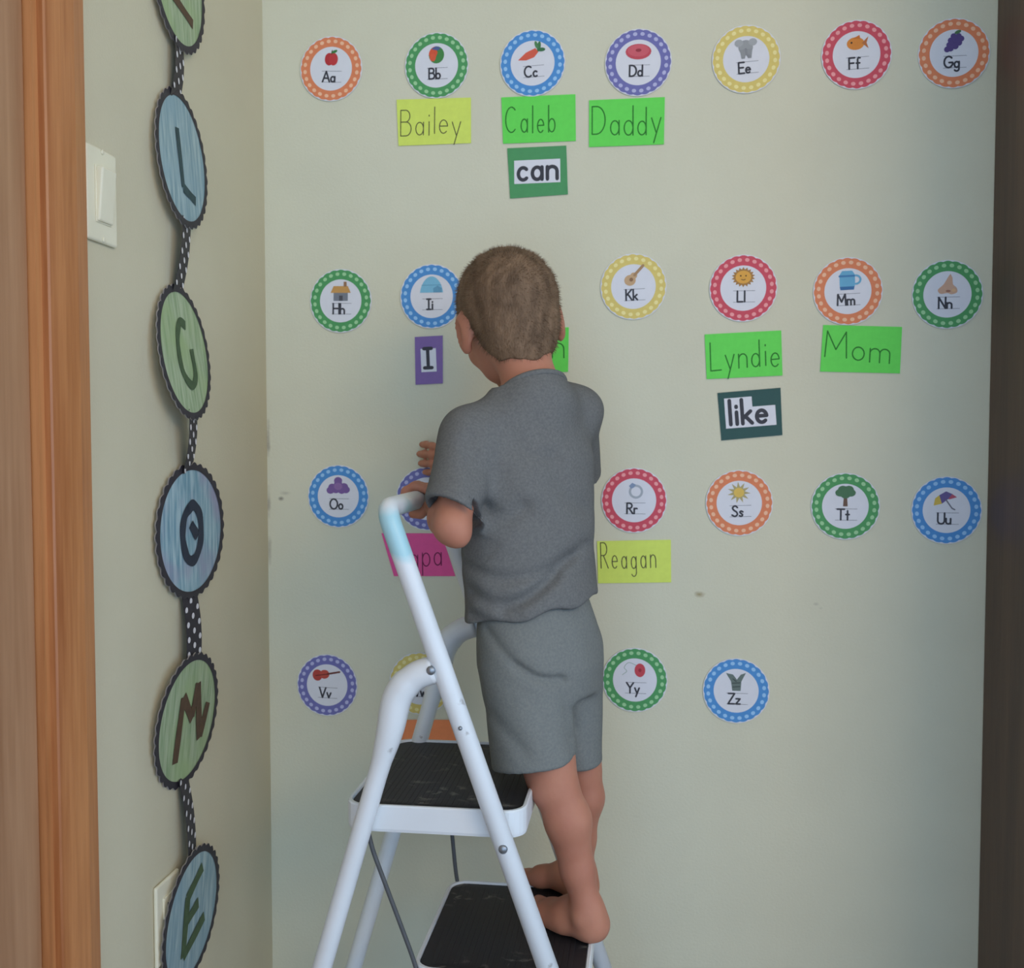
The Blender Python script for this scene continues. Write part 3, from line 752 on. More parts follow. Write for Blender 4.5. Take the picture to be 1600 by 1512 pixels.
lift_disc(-.350, .672, .102, .097, .010, .009, 0, 0, M['crayon_green'], [[(-.34, -.55), (-.22, .40)], [(-.22, .40), (.12, -.02)], [(.10, .02), (.24, .5)], [(.24, .5), (.40, -.40)], [(.42, -.38), (.62, .1)]], brown, .018)
lift_disc(-.350, .384, .094, .101, .012, .008, 0, 0, M['crayon_blue'], [[(-.22, .38), (-.26, -.50)], [(-.24, .34), (.26, .62)], [(-.26, -.02), (.18, .12)], [(-.26, -.50), (.44, -.20)]], dgreen, .019)

def ribbon(y0, z0, y1, z1, x0, x1, wd, twist):
    """polka dot paper strip, twisted about its length"""
    v, f = [], []
    D = []
    n = 8
    A = np.array([x0, y0 + .33, z0 - 1.2]); B = np.array([x1, y1 + .33, z1 - 1.2])
    for k in range(n + 1):
        t = k / n; a = R(twist)
        c = A * (1 - t) + B * t + np.array([.004 * math.sin(math.pi * t), 0, 0])
        e = np.array([math.sin(a), math.cos(a), 0]) * wd / 2
        v += [c - e, c + e]
    for k in range(n):
        f.append((2 * k, 2 * k + 1, 2 * k + 3, 2 * k + 2))
    o = link('ribbon_link', mesh('ribbon_link', v, f, True), M['black_paper'], ban)
    F_v, F_f = [], []
    Ld = np.linalg.norm(B - A); rows = int(Ld / .0105)
    a = R(twist); e = np.array([math.sin(a), math.cos(a), 0]); nrm = np.array([math.cos(a), -math.sin(a), 0])
    cols = (-.36, 0, .36)
    for q in range(rows):
        for ci, cc in enumerate(cols):
            if (q + ci) % 2: continue
            t = (q + .5) / rows
            c = A * (1 - t) + B * t + np.array([.004 * math.sin(math.pi * t), 0, 0]) + e * cc * wd + nrm * .0006
            i = len(F_v)
            for k in range(10):
                th = 2 * math.pi * k / 10
                F_v.append(c + e * .0045 * math.cos(th) + np.array([0, 0, .0045 * math.sin(th)]))
            F_f.append(tuple(range(i, i + 10)))
    link('polka_dots', mesh('polka_dots', F_v, F_f), pc(222, 218, 220), o)
ribbon(-.342, 1.640, -.346, 1.556, .008, .0025, .046, -11)
ribbon(-.338, 1.392, -.350, 1.282, .014, .003, .046, -11)
ribbon(-.348, 1.120, -.330, 1.028, .024, .005, .046, -11)
ribbon(-.330, .858, -.338, .752, .005, .015, .050, 0)
ribbon(-.350, .590, -.352, .470, .0012, .015, .046, -11)
# ------------------------------------------------------------------ step ladder
YN, YF = -.474, -.158         # planes of the near and far side frames
lad = tag(empty('step_ladder', (-.25, -.316, 0)), 'white tubular folding step ladder with black treads, under the child', 'step ladder')
def rail_x(z): return -.328 + (.989 - z) * .356
def leg_x(z): return -.315 - (.738 - z) * .294
zb = .012
def dense(pts, n=10):
    out = []
    for a, b in zip(pts[:-1], pts[1:]):
        a, b = Vector(a), Vector(b)
        m = max(1, int((b - a).length / .03))
        out += [a.lerp(b, k / m) for k in range(m)]
    return out + [Vector(pts[-1])]
# front frame: one bent tube, both rails and the handle bar
tube('front_frame', fillet([(rail_x(zb), YN, zb), (rail_x(.990), YN, .990), (rail_x(.990), YF, .990), (rail_x(zb), YF, zb)], .026, 8), .0135, M['enamel'], lad, 18)
# rear legs: each bends forward at the top to the pivot on the rail
px, pz = -.268, .787
for y, s in ((YN, 1), (YF, -1)):
    yy = y + s * .004
    path = smooth_path([(leg_x(zb), yy, zb), (leg_x(.2), yy, .2), (leg_x(.4), yy, .4), (leg_x(.6), yy, .6), (leg_x(.695), yy, .695), (-.315, yy, .748), (-.293, yy, .774), (px + .002, yy, pz - .002)], 5)
    rad = []
    for p in path:
        t = min(1, max(0, (p[2] - .66) / .08)); rad.append(.0130 + .0065 * math.sin(math.pi * min(1, t) / 2) * (1 if p[2] < .77 else .8))
    o = tube('rear_leg', path, rad, M['enamel'], lad, 16)
tube('rear_crossbar', [(leg_x(.12), YN + .006, .12), (leg_x(.12), YF - .006, .12)], .009, M['enamel'], lad, 12)
for (x, y) in ((rail_x(zb), YN), (rail_x(zb), YF), (leg_x(zb), YN + .004), (leg_x(zb), YF - .004)):
    lathe('rubber_foot', [(.019, 0.0), (.019, .02), (.016, .035), (.0145, .04)], M['rubber'], lad, (x, y, 0.0), 'Z', 16)

def rounded_rect(x0, x1, y0, y1, r, n=6):
    out = []
    for (cx, cy, a0) in ((x1 - r, y1 - r, 0), (x0 + r, y1 - r, 90), (x0 + r, y0 + r, 180), (x1 - r, y0 + r, 270)):
        out += [(cx + r * math.cos(R(a0 + 90 * k / n)), cy + r * math.sin(R(a0 + 90 * k / n))) for k in range(n + 1)]
    return out
def step(x0, x1, y0, y1, z):
    """pressed steel tray with a raised rim and a ribbed rubber tread set into it"""
    lo = lad.location
    rings = [(rounded_rect(x0 + .008, x1 - .008, y0 + .008, y1 - .008, .022), z - .034),
             (rounded_rect(x0 + .001, x1 - .001, y0 + .001, y1 - .001, .026), z - .034),
             (rounded_rect(x0, x1, y0, y1, .028), z - .030),
             (rounded_rect(x0, x1, y0, y1, .028), z - .001),
             (rounded_rect(x0 + .0015, x1 - .0015, y0 + .0015, y1 - .0015, .027), z + .001),
             (rounded_rect(x0 + .005, x1 - .005, y0 + .005, y1 - .005, .024), z + .001),
             (rounded_rect(x0 + .006, x1 - .006, y0 + .006, y1 - .006, .023), z - .004)]
    v, f = [], []
    n = len(rings[0][0])
    for pts, zz in rings: v += [(p[0] - lo.x, p[1] - lo.y, zz - lo.z) for p in pts]
    for i in range(len(rings) - 1):
        for k in range(n):
            k2 = (k + 1) % n
            f.append((i * n + k, i * n + k2, (i + 1) * n + k2, (i + 1) * n + k))
    f.append(tuple((len(rings) - 1) * n + k for k in range(n)))
    tr = link('step', mesh('step', v, f), M['enamel'], lad)
    # tread: real ribs running front to back
    xs0, xs1, ys0, ys1 = x0 + .0065, x1 - .0065, y0 + .0065, y1 - .0065
    base = rounded_rect(xs0, xs1, ys0, ys1, .0225)
    v = [(p[0] - lo.x, p[1] - lo.y, z - .002) for p in base]; f = [tuple(range(len(base)))]
    m = int((xs1 - xs0 - .03) / .0075)
    for k in range(m):
        xc = xs0 + .015 + (k + .5) * .0075 - lo.x
        i = len(v)
        for (dx, hz) in ((-.0032, -.002), (-.0028, -.0015), (.0028, -.0015), (.0032, -.002)):
            v += [(xc + dx, ys0 + .012 - lo.y, z + hz), (xc + dx, ys1 - .012 - lo.y, z + hz)]
        for q in range(3): f.append((i + 2 * q, i + 2 * q + 2, i + 2 * q + 3, i + 2 * q + 1))
    link('tread', mesh('tread', v, f), M['tread'], tr)
    return tr
step(-.392, -.152, -.459, -.163, .600)
step(-.302, -.070, -.459, -.186, .386)
step(-.224, .006, -.459, -.186, .172)
# rivets on the near and far rails
for y, s in ((YN - .013, -1), (YF + .013, 1)):
    for (x, z, r) in ((px, pz, .0058), (rail_x(.563), .563, .0058), (rail_x(.715), .715, .0028), (rail_x(.35), .35, .0058), (rail_x(.136), .136, .0058)):
        lathe('rivet', [(r, -.003), (r, .0012), (r * .6, .003), (.0003, .0034)] if s > 0 else [(r, .003), (r, -.0012), (r * .6, -.003), (.0003, -.0034)], M['steel'], lad, (x, y, z), 'Y', 12)
# thin brace rods between the steps
tube('brace_rod', fillet([(-.362, -.452, .575), (-.357, -.452, .545), (-.300, -.452, .395), (-.290, -.452, .360)], .02), .0032, M['rod'], lad, 8)
tube('brace_rod', fillet([(-.315, -.175, .575), (-.310, -.175, .545), (-.292, -.192, .395), (-.285, -.192, .360)], .02), .0032, M['rod'], lad, 8)

# ------------------------------------------------------------------ the child: implicit surfaces turned into one skin per garment
class Field:
    def __init__(self, lo, hi, res):
        self.lo = np.array(lo, np.float32); self.res = res
        self.n = tuple(int(math.ceil((hi[i] - lo[i]) / res)) + 1 for i in range(3))
        self.F = np.full(self.n, .06, np.float32)
    def win(self, lo, hi):
        a = [max(0, int((lo[i] - self.lo[i]) / self.res)) for i in range(3)]
        b = [min(self.n[i], int((hi[i] - self.lo[i]) / self.res) + 2) for i in range(3)]
        sl = tuple(slice(a[i], max(a[i], b[i])) for i in range(3))
        X = [(self.lo[i] + self.res * np.arange(sl[i].start, sl[i].stop, dtype=np.float32)) for i in range(3)]
        return sl, X[0][:, None, None], X[1][None, :, None], X[2][None, None, :]
    def all(self): return self.win(self.lo - 1, self.lo + 5)
    def add(self, sl, d, k):
        a = self.F[sl]
        h = np.maximum(k - np.abs(a - d), 0) / k
        self.F[sl] = np.minimum(a, d) - h * h * k * .25
    def cut(self, sl, d, k=.004):
        """keep where d < 0"""
        a = self.F[sl]
        h = np.maximum(k - np.abs(a - d), 0) / k
        self.F[sl] = np.maximum(a, d) + h * h * k * .25
    def cap(self, a, b, r0, r1, k=.015):
        a, b = np.array(a, np.float32), np.array(b, np.float32)
        m = max(r0, r1) + .05
        sl, x, y, z = self.win(np.minimum(a, b) - m, np.maximum(a, b) + m)
        d = b - a; L2 = float(d @ d) + 1e-12
        t = np.clip(((x - a[0]) * d[0] + (y - a[1]) * d[1] + (z - a[2]) * d[2]) / L2, 0, 1)
        dist = np.sqrt((x - a[0] - t * d[0]) ** 2 + (y - a[1] - t * d[1]) ** 2 + (z - a[2] - t * d[2]) ** 2) - (r0 + (r1 - r0) * t)
        self.add(sl, dist, k)
    def _ell(self, c, r, Rm, m=.05):
        c = np.array(c, np.float32); q = max(r) + m
        sl, x, y, z = self.win(c - q, c + q)
        px, py, pz_ = x - c[0], y - c[1], z - c[2]
        if Rm is None: u, v, w = px, py, pz_
        else:
            Rm = np.array(Rm, np.float32)
            u = px * Rm[0, 0] + py * Rm[1, 0] + pz_ * Rm[2, 0]; v = px * Rm[0, 1] + py * Rm[1, 1] + pz_ * Rm[2, 1]; w = px * Rm[0, 2] + py * Rm[1, 2] + pz_ * Rm[2, 2]
        k0 = np.sqrt((u / r[0]) ** 2 + (v / r[1]) ** 2 + (w / r[2]) ** 2) + 1e-6
        k1 = np.sqrt((u / r[0] ** 2) ** 2 + (v / r[1] ** 2) ** 2 + (w / r[2] ** 2) ** 2) + 1e-6
        return sl, k0 * (k0 - 1) / k1
    def ell(self, c, r, Rm=None, k=.015):
        sl, d = self._ell(c, r, Rm); self.add(sl, d, k)
    def carve(self, c, r, Rm=None, k=.006):
        sl, d = self._ell(c, r, Rm); self.cut(sl, -d, k)
    def loft(self, st, k=.015):
        """vertical loft: stations (z, cx, cy, half width, half depth, yaw deg)"""
        st = sorted(st); Z = [s[0] for s in st]
        m = max(max(s[3], s[4]) for s in st) + .05
        lo = (min(s[1] for s in st) - m, min(s[2] for s in st) - m, Z[0] - .05); hi = (max(s[1] for s in st) + m, max(s[2] for s in st) + m, Z[-1] + .05)
        sl, x, y, z = self.win(lo, hi)
        g = [np.interp(z, Z, [s[i] for s in st]).astype(np.float32) for i in range(1, 6)]
        c, s_ = np.cos(np.radians(g[4])), np.sin(np.radians(g[4]))
        u = (x - g[0]) * c + (y - g[1]) * s_; v = -(x - g[0]) * s_ + (y - g[1]) * c
        k0 = np.sqrt((u / g[2]) ** 2 + (v / g[3]) ** 2) + 1e-6; k1 = np.sqrt((u / g[2] ** 2) ** 2 + (v / g[3] ** 2) ** 2) + 1e-6
        d = k0 * (k0 - 1) / k1
        e = np.maximum(Z[0] - z, z - Z[-1]) + 0 * d
        kk = .012; h = np.maximum(kk - np.abs(d - e), 0) / kk
        self.add(sl, np.maximum(d, e) + h * h * kk * .25, k)
    def mesh(self, name, smooth=2):
        F = self.F; S_ = F < 0
        n = self.n
        cnt = np.zeros((n[0] - 1, n[1] - 1, n[2] - 1), np.uint8)
        for dx in (0, 1):
            for dy in (0, 1):
                for dz in (0, 1): cnt += S_[dx:n[0] - 1 + dx, dy:n[1] - 1 + dy, dz:n[2] - 1 + dz]
        I = np.argwhere((cnt > 0) & (cnt < 8))
        idx = np.full(cnt.shape, -1, np.int32); idx[tuple(I.T)] = np.arange(len(I))
        acc = np.zeros((len(I), 3), np.float64); w = np.zeros(len(I))
        cor = [(a, b, c) for a in (0, 1) for b in (0, 1) for c in (0, 1)]
        val = {c: F[I[:, 0] + c[0], I[:, 1] + c[1], I[:, 2] + c[2]].astype(np.float64) for c in cor}
        for c in cor:
            for ax in range(3):
                if c[ax] == 0:
                    e = list(c); e[ax] = 1; e = tuple(e)
                    fa, fb = val[c], val[e]; mk = (fa < 0) != (fb < 0)
                    t = np.where(mk, fa / np.where(mk, fa - fb, 1), 0)
                    for q in range(3): acc[:, q] += np.where(mk, c[q] + (t if q == ax else 0), 0)
                    w += mk
        P = self.lo + (I + acc / w[:, None]) * self.res
        Q = []
        for ax in range(3):
            b, c = (ax + 1) % 3, (ax + 2) % 3
            s0 = [slice(0, None)] * 3; s1 = [slice(0, None)] * 3
            s0[ax] = slice(0, n[ax] - 1); s1[ax] = slice(1, n[ax])
            ch = S_[tuple(s0)] != S_[tuple(s1)]
            J = np.argwhere(ch)
            J = J[(J[:, b] > 0) & (J[:, c] > 0) & (J[:, b] < n[b] - 1) & (J[:, c] < n[c] - 1)]
            def at(db, dc):
                K = J.copy(); K[:, b] += db; K[:, c] += dc
                return idx[K[:, 0], K[:, 1], K[:, 2]]
            q = np.stack([at(-1, -1), at(0, -1), at(0, 0), at(-1, 0)], 1)
            inside = S_[J[:, 0], J[:, 1], J[:, 2]]
            q[~inside] = q[~inside][:, ::-1]
            Q.append(q)
        Q = np.concatenate(Q); Q = Q[(Q >= 0).all(1)]
        for _ in range(smooth):       # light Laplacian smoothing
            s = np.zeros_like(P); d = np.zeros(len(P))
            for k in range(4):
                a, b = Q[:, k], Q[:, (k + 1) % 4]
                np.add.at(s, a, P[b]); np.add.at(d, a, 1)
            P = P * .4 + .6 * s / np.maximum(d, 1)[:, None]
        me = bpy.data.meshes.new(name)
        me.vertices.add(len(P)); me.vertices.foreach_set('co', P.astype(np.float32).ravel())
        me.loops.add(len(Q) * 4); me.loops.foreach_set('vertex_index', Q.astype(np.int32).ravel())
        me.polygons.add(len(Q)); me.polygons.foreach_set('loop_start', np.arange(0, len(Q) * 4, 4, dtype=np.int32))
        me.polygons.foreach_set('use_smooth', np.ones(len(Q), bool))
        me.update(calc_edges=True); me.validate()
        return me

def rotm(yaw, pitch, roll):
    """columns: right, forward, up. yaw turns to the left, pitch nods down, roll tips towards the left shoulder"""
    return np.array(Matrix.Rotation(R(yaw), 3, 'Z') @ Matrix.Rotation(R(roll), 3, 'Y').inverted() @ Matrix.Rotation(R(-pitch), 3, 'X'))
# joints, metres
HC = np.array([-.205, -.235, 1.264])           # head centre
HR = rotm(24, 10, 9)
def hp(x, y, z): return HC + HR @ np.array([x, y, z])
NB = np.array([-.163, -.287, 1.150])
shL, shR = np.array([-.246, -.345, 1.078]), np.array([-.108, -.222, 1.114])
elL, wrL = np.array([-.254, -.415, .963]), np.array([-.292, -.322, .985])
elR, wrR = np.array([-.112, -.115, 1.000]), np.array([-.272, -.082, 1.032])
hipL, hipR = np.array([-.168, -.328, .770]), np.array([-.116, -.268, .770])
knL, anL = np.array([-.127, -.352, .620]), np.array([-.078, -.352, .432])
knR, anR = np.array([-.096, -.245, .610]), np.array([-.094, -.232, .432])
SOLE = .3865

def head_prims(B, off=0.0):
    k = .018
    B.ell(hp(0, -.010, .012), (.0705 + off, .086 + off, .075 + off), HR, k)
    B.ell(hp(0, .022, -.032), (.056 + off, .058 + off, .064 + off), HR, k)
    B.ell(hp(0, -.035, -.035), (.056 + off, .050 + off, .050 + off), HR, k)
    B.ell(hp(0, .036, -.072), (.040 + off, .040 + off, .028 + off), HR, k)
    B.cap(hp(0, -.022, -.060), NB, .038 + off, .041 + off, .02)

def foot(B, heel, u, side):
    u = np.array([u[0], u[1], 0]); u /= np.linalg.norm(u); n = np.array([-u[1], u[0], 0]) * side   # n points to the little-toe side
    q = lambda a, b, h: np.array([heel[0], heel[1], SOLE]) + u * a + n * b + np.array([0, 0, h])
    B.ell(q(.022, 0, .021), (.024, .022, .022), None, .012)
    B.cap(q(.022, 0, .020), q(.060, .006, .022), .021, .021, .018)
    B.cap(q(.055, .002, .026), q(.102, -.006, .015), .019, .015, .018)
    B.cap(q(.060, .014, .014), q(.100, .016, .011), .014, .013, .015)
    B.cap(q(.095, -.012, .012), q(.108, .014, .010), .014, .012, .012)
    for i, (b, a1, r) in enumerate(((-.019, .147, .0095), (-.006, .146, .0072), (.004, .142, .0068), (.014, .136, .0064), (.023, .129, .0060))):
        B.cap(q(.104, b * .85, .011), q(a1 - r, b, r + .0006), r, r * .95, .006)
    return q(.040, -.002, .046)

# --- body: one continuous surface
B = Field((-.46, -.49, .380), (-.02, -.004, 1.375), .0026)
head_prims(B)
B.cap(hp(0, .079, -.006), hp(0, .092, -.036), .0055, .0090, .010)              # nose
B.cap(hp(-.008, .086, -.038), hp(.008, .086, -.038), .0065, .0065, .006)
B.cap(hp(-.013, .074, -.062), hp(.013, .074, -.062), .0055, .0055, .006)        # lips
B.cap(hp(-.011, .072, -.069), hp(.011, .072, -.069), .0058, .0058, .006)
B.carve(hp(0, .0815, -.0655), (.014, .005, .0016), HR, .003)                  # mouth line
B.ell(hp(0, .068, -.090), (.016, .014, .012), HR, .012)                         # chin
for s in (-1, 1):
    B.carve(hp(s * .027, .088, -.006), (.013, .014, .009), HR, .010)            # eye sockets
    B.cap(hp(s * .014, .078, .008), hp(s * .040, .068, .008), .0050, .0045, .008)   # brow
    B.ell(hp(s * .034, .052, -.044), (.022, .022, .020), HR, .015)              # cheeks
    er = np.array(HR @ np.array(Matrix.Rotation(R(-s * 24), 3, 'Z')))
    B.ell(hp(s * .074, -.010, -.022), (.0075, .019, .027), er, .010)            # ears
    B.carve(hp(s * .081, -.004, -.022), (.0055, .010, .016), er, .004)
    B.ell(hp(s * .072, -.004, -.046), (.006, .009, .009), er, .006)
# torso under the clothes
B.loft([(.77, -.150, -.300, .070, .058, 42), (.86, -.160, -.295, .078, .060, 40), (.95, -.165, -.292, .083, .060, 38), (1.05, -.168, -.290, .090, .058, 36), (1.10, -.170, -.288, .084, .048, 36), (1.14, -.166, -.288, .050, .040, 36)], .02)
B.cap(NB - np.array([0, 0, .022]), shL, .030, .027, .02); B.cap(NB - np.array([0, 0, .018]), shR, .032, .028, .02)
# arms
B.cap(shL, elL, .029, .0235, .015); B.cap(elL, elL + np.array([.009, -.004, -.013]), .019, .0150, .012); B.cap(elL, elL + (wrL - elL) * .35, .0235, .0250, .01); B.cap(elL + (wrL - elL) * .35, wrL, .0255, .0170, .01)
B.cap(shR, elR, .029, .0240, .015); B.cap(elR, elR + (wrR - elR) * .35, .0240, .0250, .01); B.cap(elR + (wrR - elR) * .35, wrR, .0250, .0165, .01)
# left hand: palm beside the handle bar, fingers closed over it, thumb below
by, bz, bx = -.290, .990, rail_x(.990)
pl = np.array([bx + .030, by + .006, bz + .008])
B.cap(wrL, pl, .0165, .0150, .012)
B.ell(pl + np.array([-.004, .004, .006]), (.019, .026, .0115), None, .010)
for i, (dy, L, r) in enumerate(((-.019, .92, .0064), (-.006, 1.0, .0067), (.007, .96, .0064), (.019, .84, .0058))):
    y = by + .010 + dy
    g = .0135 + r + .0006
    a = [(bx + .024, y, bz + .014)] + [(bx + g * math.cos(R(t)), y, bz + g * math.sin(R(t))) for t in (55, 100, 140, 140 + 45 * L)]
    for p, q in zip(a[:-1], a[1:]): B.cap(p, q, r, r * .97, .004)
g = .0135 + .0072
a = [(bx + .026, by - .018, bz + .000)] + [(bx + g * math.cos(R(t)), by - .016 + dy, bz + g * math.sin(R(t))) for t, dy in ((-25, -.004), (-70, .002), (-105, .008))]
for p, q in zip(a[:-1], a[1:]): B.cap(p, q, .0074, .0070, .004)
# right hand: reaching across to press on the wall, fingers spread along it
dR = (wrR - elR) / np.linalg.norm(wrR - elR)
pr = np.array([-.312, -.060, 1.041])
B.cap(wrR, pr, .0160, .0150, .012)
B.ell(pr + np.array([-.012, .006, .002]), (.025, .0115, .024), None, .010)
for i, (dz, L, r) in enumerate(((.020, .90, .0062), (.007, 1.0, .0065), (-.006, .95, .0062), (-.018, .80, .0056))):
    k0 = pr + np.array([-.030, .008, dz + .002]); k1 = k0 + np.array([-.020 * L, .012, dz * .15]); k2 = k1 + np.array([-.015 * L, .016, dz * .1]); k3 = k2 + np.array([-.010 * L, .008, 0])
    k3[1] = min(k3[1], -.0085)
    k2[1] = min(k2[1], -.0120)
    B.cap(pr + np.array([-.010, .004, dz * .8]), k0, r * 1.15, r, .006)
    for p, q in ((k0, k1), (k1, k2), (k2, k3)): B.cap(p, q, r, r * .95, .004)
th = [pr + np.array([.002, .004, .018]), pr + np.array([-.010, .012, .036]), pr + np.array([-.022, .026, .044]), pr + np.array([-.030, .040, .046])]
for p, q in zip(th[:-1], th[1:]): B.cap(p, q, .0076, .0070, .005)
# legs
for hip, kn, an, rs in ((hipL, knL, anL, 1), (hipR, knR, anR, .95)):
    B.cap(hip, kn + (hip - kn) * .15, .044 * rs, .034 * rs, .02)
    B.cap(kn + (hip - kn) * .15, kn - np.array([0, 0, .02]), .034 * rs, .031 * rs, .015)
    cf = kn + (an - kn) * .35 + np.array([.005, -.003, 0])
    B.cap(kn, cf, .029 * rs, .0305 * rs, .015); B.cap(cf, kn + (an - kn) * .72, .0300 * rs, .0225 * rs, .015); B.cap(kn + (an - kn) * .72, an, .0225 * rs, .0195 * rs, .012)
    B.ell(kn + np.array([-.012, .006, 0]), (.024, .024, .028), None, .015)
for heel, u, an, side in (((-.056, -.362), (-.80, .60), anL, 1), ((-.076, -.244), (-.80, .60), anR, -1)):
    top = foot(B, heel, u, side)
    hb = np.array([heel[0], heel[1], SOLE]); uu = np.array([u[0], u[1], 0]) / math.hypot(*u)
    B.cap(an, hb + uu * .022 + np.array([0, 0, .024]), .0190, .0200, .012)
    B.cap(an + np.array([0, 0, -.004]), top + uu * .012 + np.array([0, 0, -.012]), .0180, .0160, .015)
    nn = np.array([-uu[1], uu[0], 0])
    for s in (-1, 1): B.ell(an + nn * s * .0165 + np.array([0, 0, -.010]), (.008, .008, .009), None, .010)   # ankle bones
sl, X_, Y_, Z_ = B.all()
B.cut(sl, (SOLE - Z_) + 0 * X_ + 0 * Y_, .004)
child = tag(empty('person', (-.12, -.32, SOLE)), 'small child in grey T-shirt and shorts seen from behind, barefoot on the step ladder', 'person')
def own(name, me, m, parent=None):
    me.transform(Matrix.Translation(-child.location))
    return link(name, me, m, parent or child)
body = own('body', B.mesh('body'), M['skin'])

# --- eyes
for s in (-1, 1):
    bm = bmesh.new(); bmesh.ops.create_uvsphere(bm, u_segments=16, v_segments=10, radius=.0095)
    for f in bm.faces: f.smooth = True
    me = bpy.data.meshes.new('eye'); bm.to_mesh(me); bm.free()
    e = link('eye', me, M['eye'], child, Vector(hp(s * .027, .0665, -.006)) - child.location)
    bm = bmesh.new(); bmesh.ops.create_circle(bm, cap_ends=True, segments=14, radius=.0052)
    me = bpy.data.meshes.new('iris'); bm.to_mesh(me); bm.free()
    ir = link('iris', me, pc(70, 52, 40), e)
    fwd = Vector(HR @ np.array([0, 1, 0])); ir.location = fwd * .0088; ir.rotation_euler = fwd.to_track_quat('Z', 'Y').to_euler()

# --- hair: close-cropped, following the skull above ears and down to the nape
H = Field((-.30, -.345, 1.15), (-.10, -.12, 1.375), .0024)
head_prims(H, .0035)
sl, X_, Y_, Z_ = H.all()
px_, py_, pz_ = X_ - HC[0], Y_ - HC[1], Z_ - HC[2]
hx = px_ * HR[0, 0] + py_ * HR[1, 0] + pz_ * HR[2, 0]; hy = px_ * HR[0, 1] + py_ * HR[1, 1] + pz_ * HR[2, 1]; hz = px_ * HR[0, 2] + py_ * HR[1, 2] + pz_ * HR[2, 2]
line = np.interp(hy, [-.10, -.045, -.030, -.018, .012, .030, .040, .062, .10], [-.084, -.080, -.060, .006, .006, -.010, .026, .040, .046]).astype(np.float32)
line = line - .010 * np.exp(-(hx / .02) ** 2) * (hy < -.03)
H.cut(sl, line - hz, .004)
H.F[sl] += (.0010 * np.sin(hx * 210 + 3 * np.sin(hz * 90)) * np.sin(hz * 170 + hy * 120)).astype(np.float32)
hair_me = H.mesh('hair', 1)
# short bristles standing on the scalp
nv = len(hair_me.vertices)
co = np.empty(nv * 3, np.float32); hair_me.vertices.foreach_get('co', co); co = co.reshape(-1, 3)
no = np.empty(nv * 3, np.float32); hair_me.vertex_normals.foreach_get('vector', no) if hasattr(hair_me, 'vertex_normals') else hair_me.vertices.foreach_get('normal', no); no = no.reshape(-1, 3)
rng = np.random.default_rng(3)
pick = rng.choice(nv, min(nv, 9000), replace=False)
cen = HC + HR @ np.array([0, -.005, .0])
outw = (no[pick] * (co[pick] - cen)).sum(1) > 0.02
pick = pick[outw]
p0 = co[pick] - no[pick] * .001
crown = HC + HR @ np.array([.0, -.055, .060])
flow = p0 - crown; flow /= np.linalg.norm(flow, axis=1)[:, None] + 1e-6
dr = no[pick] * .75 + flow * .8 + rng.normal(0, .25, p0.shape); dr /= np.linalg.norm(dr, axis=1)[:, None]
sd = np.cross(dr, rng.normal(0, 1, p0.shape)); sd /= np.linalg.norm(sd, axis=1)[:, None] + 1e-6
ln = rng.uniform(.0045, .0085, len(pick))[:, None]
sv = np.stack([p0 - sd * .0004, p0 + sd * .0004, p0 + dr * ln], 1).reshape(-1, 3)
bm = bmesh.new(); bm.from_mesh(hair_me)
bv = [bm.verts.new(p) for p in sv]
for i in range(0, len(bv), 3): bm.faces.new(bv[i:i + 3])
bm.to_mesh(hair_me); bm.free()
own('hair', hair_me, M['hair'])

# --- clothes
def folds(Fd, side_y, lines):
    """soft creases pressed into the back of a garment: polylines in x, z with width and depth"""
    sl, x, y, z = Fd.all()
    x2, z2 = x[:, :, 0], z[0, :, :]
    X2 = x[:, 0, 0][:, None]; Z2 = z[0, 0, :][None, :]
    D = np.zeros((Fd.n[0], Fd.n[2]), np.float32)
    for pts, w, amp in lines:
        P = smooth_path([(a, b, 0) for a, b in pts], 6)
        dm = np.full(D.shape, 9., np.float32)
        for k in range(len(P) - 1):
            a, b = P[k], P[k + 1]; d = b - a; L2 = float(d @ d) + 1e-12
            t = np.clip(((X2 - a[0]) * d[0] + (Z2 - a[1]) * d[1]) / L2, 0, 1)
            dm = np.minimum(dm, np.sqrt((X2 - a[0] - t * d[0]) ** 2 + (Z2 - a[1] - t * d[1]) ** 2))
        D += amp * np.exp(-(dm / w) ** 2)
    m = 1 / (1 + np.exp((y[0, :, 0] - side_y) / .012))
    Fd.F += D[:, None, :] * m[None, :, None].astype(np.float32)

def ripple(Fd, amp, fx, fy, fz, ph=0):
    sl, x, y, z = Fd.all()
    Fd.F += (amp * np.sin(x * fx + y * fy + z * fz + ph + 1.4 * np.sin(z * 23 + x * 31 + ph) + np.sin(y * 37))).astype(np.float32)

T = Field((-.36, -.49, .77), (-.03, -.08, 1.20), .0026)
T.loft([(.79, -.158, -.297, .100, .082, 40), (.85, -.162, -.296, .100, .083, 39), (.92, -.166, -.294, .099, .078, 38), (1.00, -.168, -.292, .101, .076, 37), (1.05, -.168, -.290, .100, .071, 36), (1.09, -.168, -.288, .088, .062, 36), (1.115, -.166, -.288, .068, .056, 36), (1.138, -.164, -.287, .054, .051, 36)], .02)
T.cap(NB + np.array([0, 0, -.014]), shL, .034, .038, .03); T.cap(NB + np.array([0, 0, -.010]), shR, .036, .039, .03)
T.cap(NB + np.array([.006, 0, -.03]), NB + np.array([0, .001, -.006]), .056, .0515, .02)
T0 = T.F.copy()
slL = shL + (elL - shL) * .86; slR = shR + (elR - shR) * .78
T.cap(shL, slL + (elL - shL) * .2, .038, .047, .022); T.cap(shR, slR + (elR - shR) * .2, .039, .041, .022)
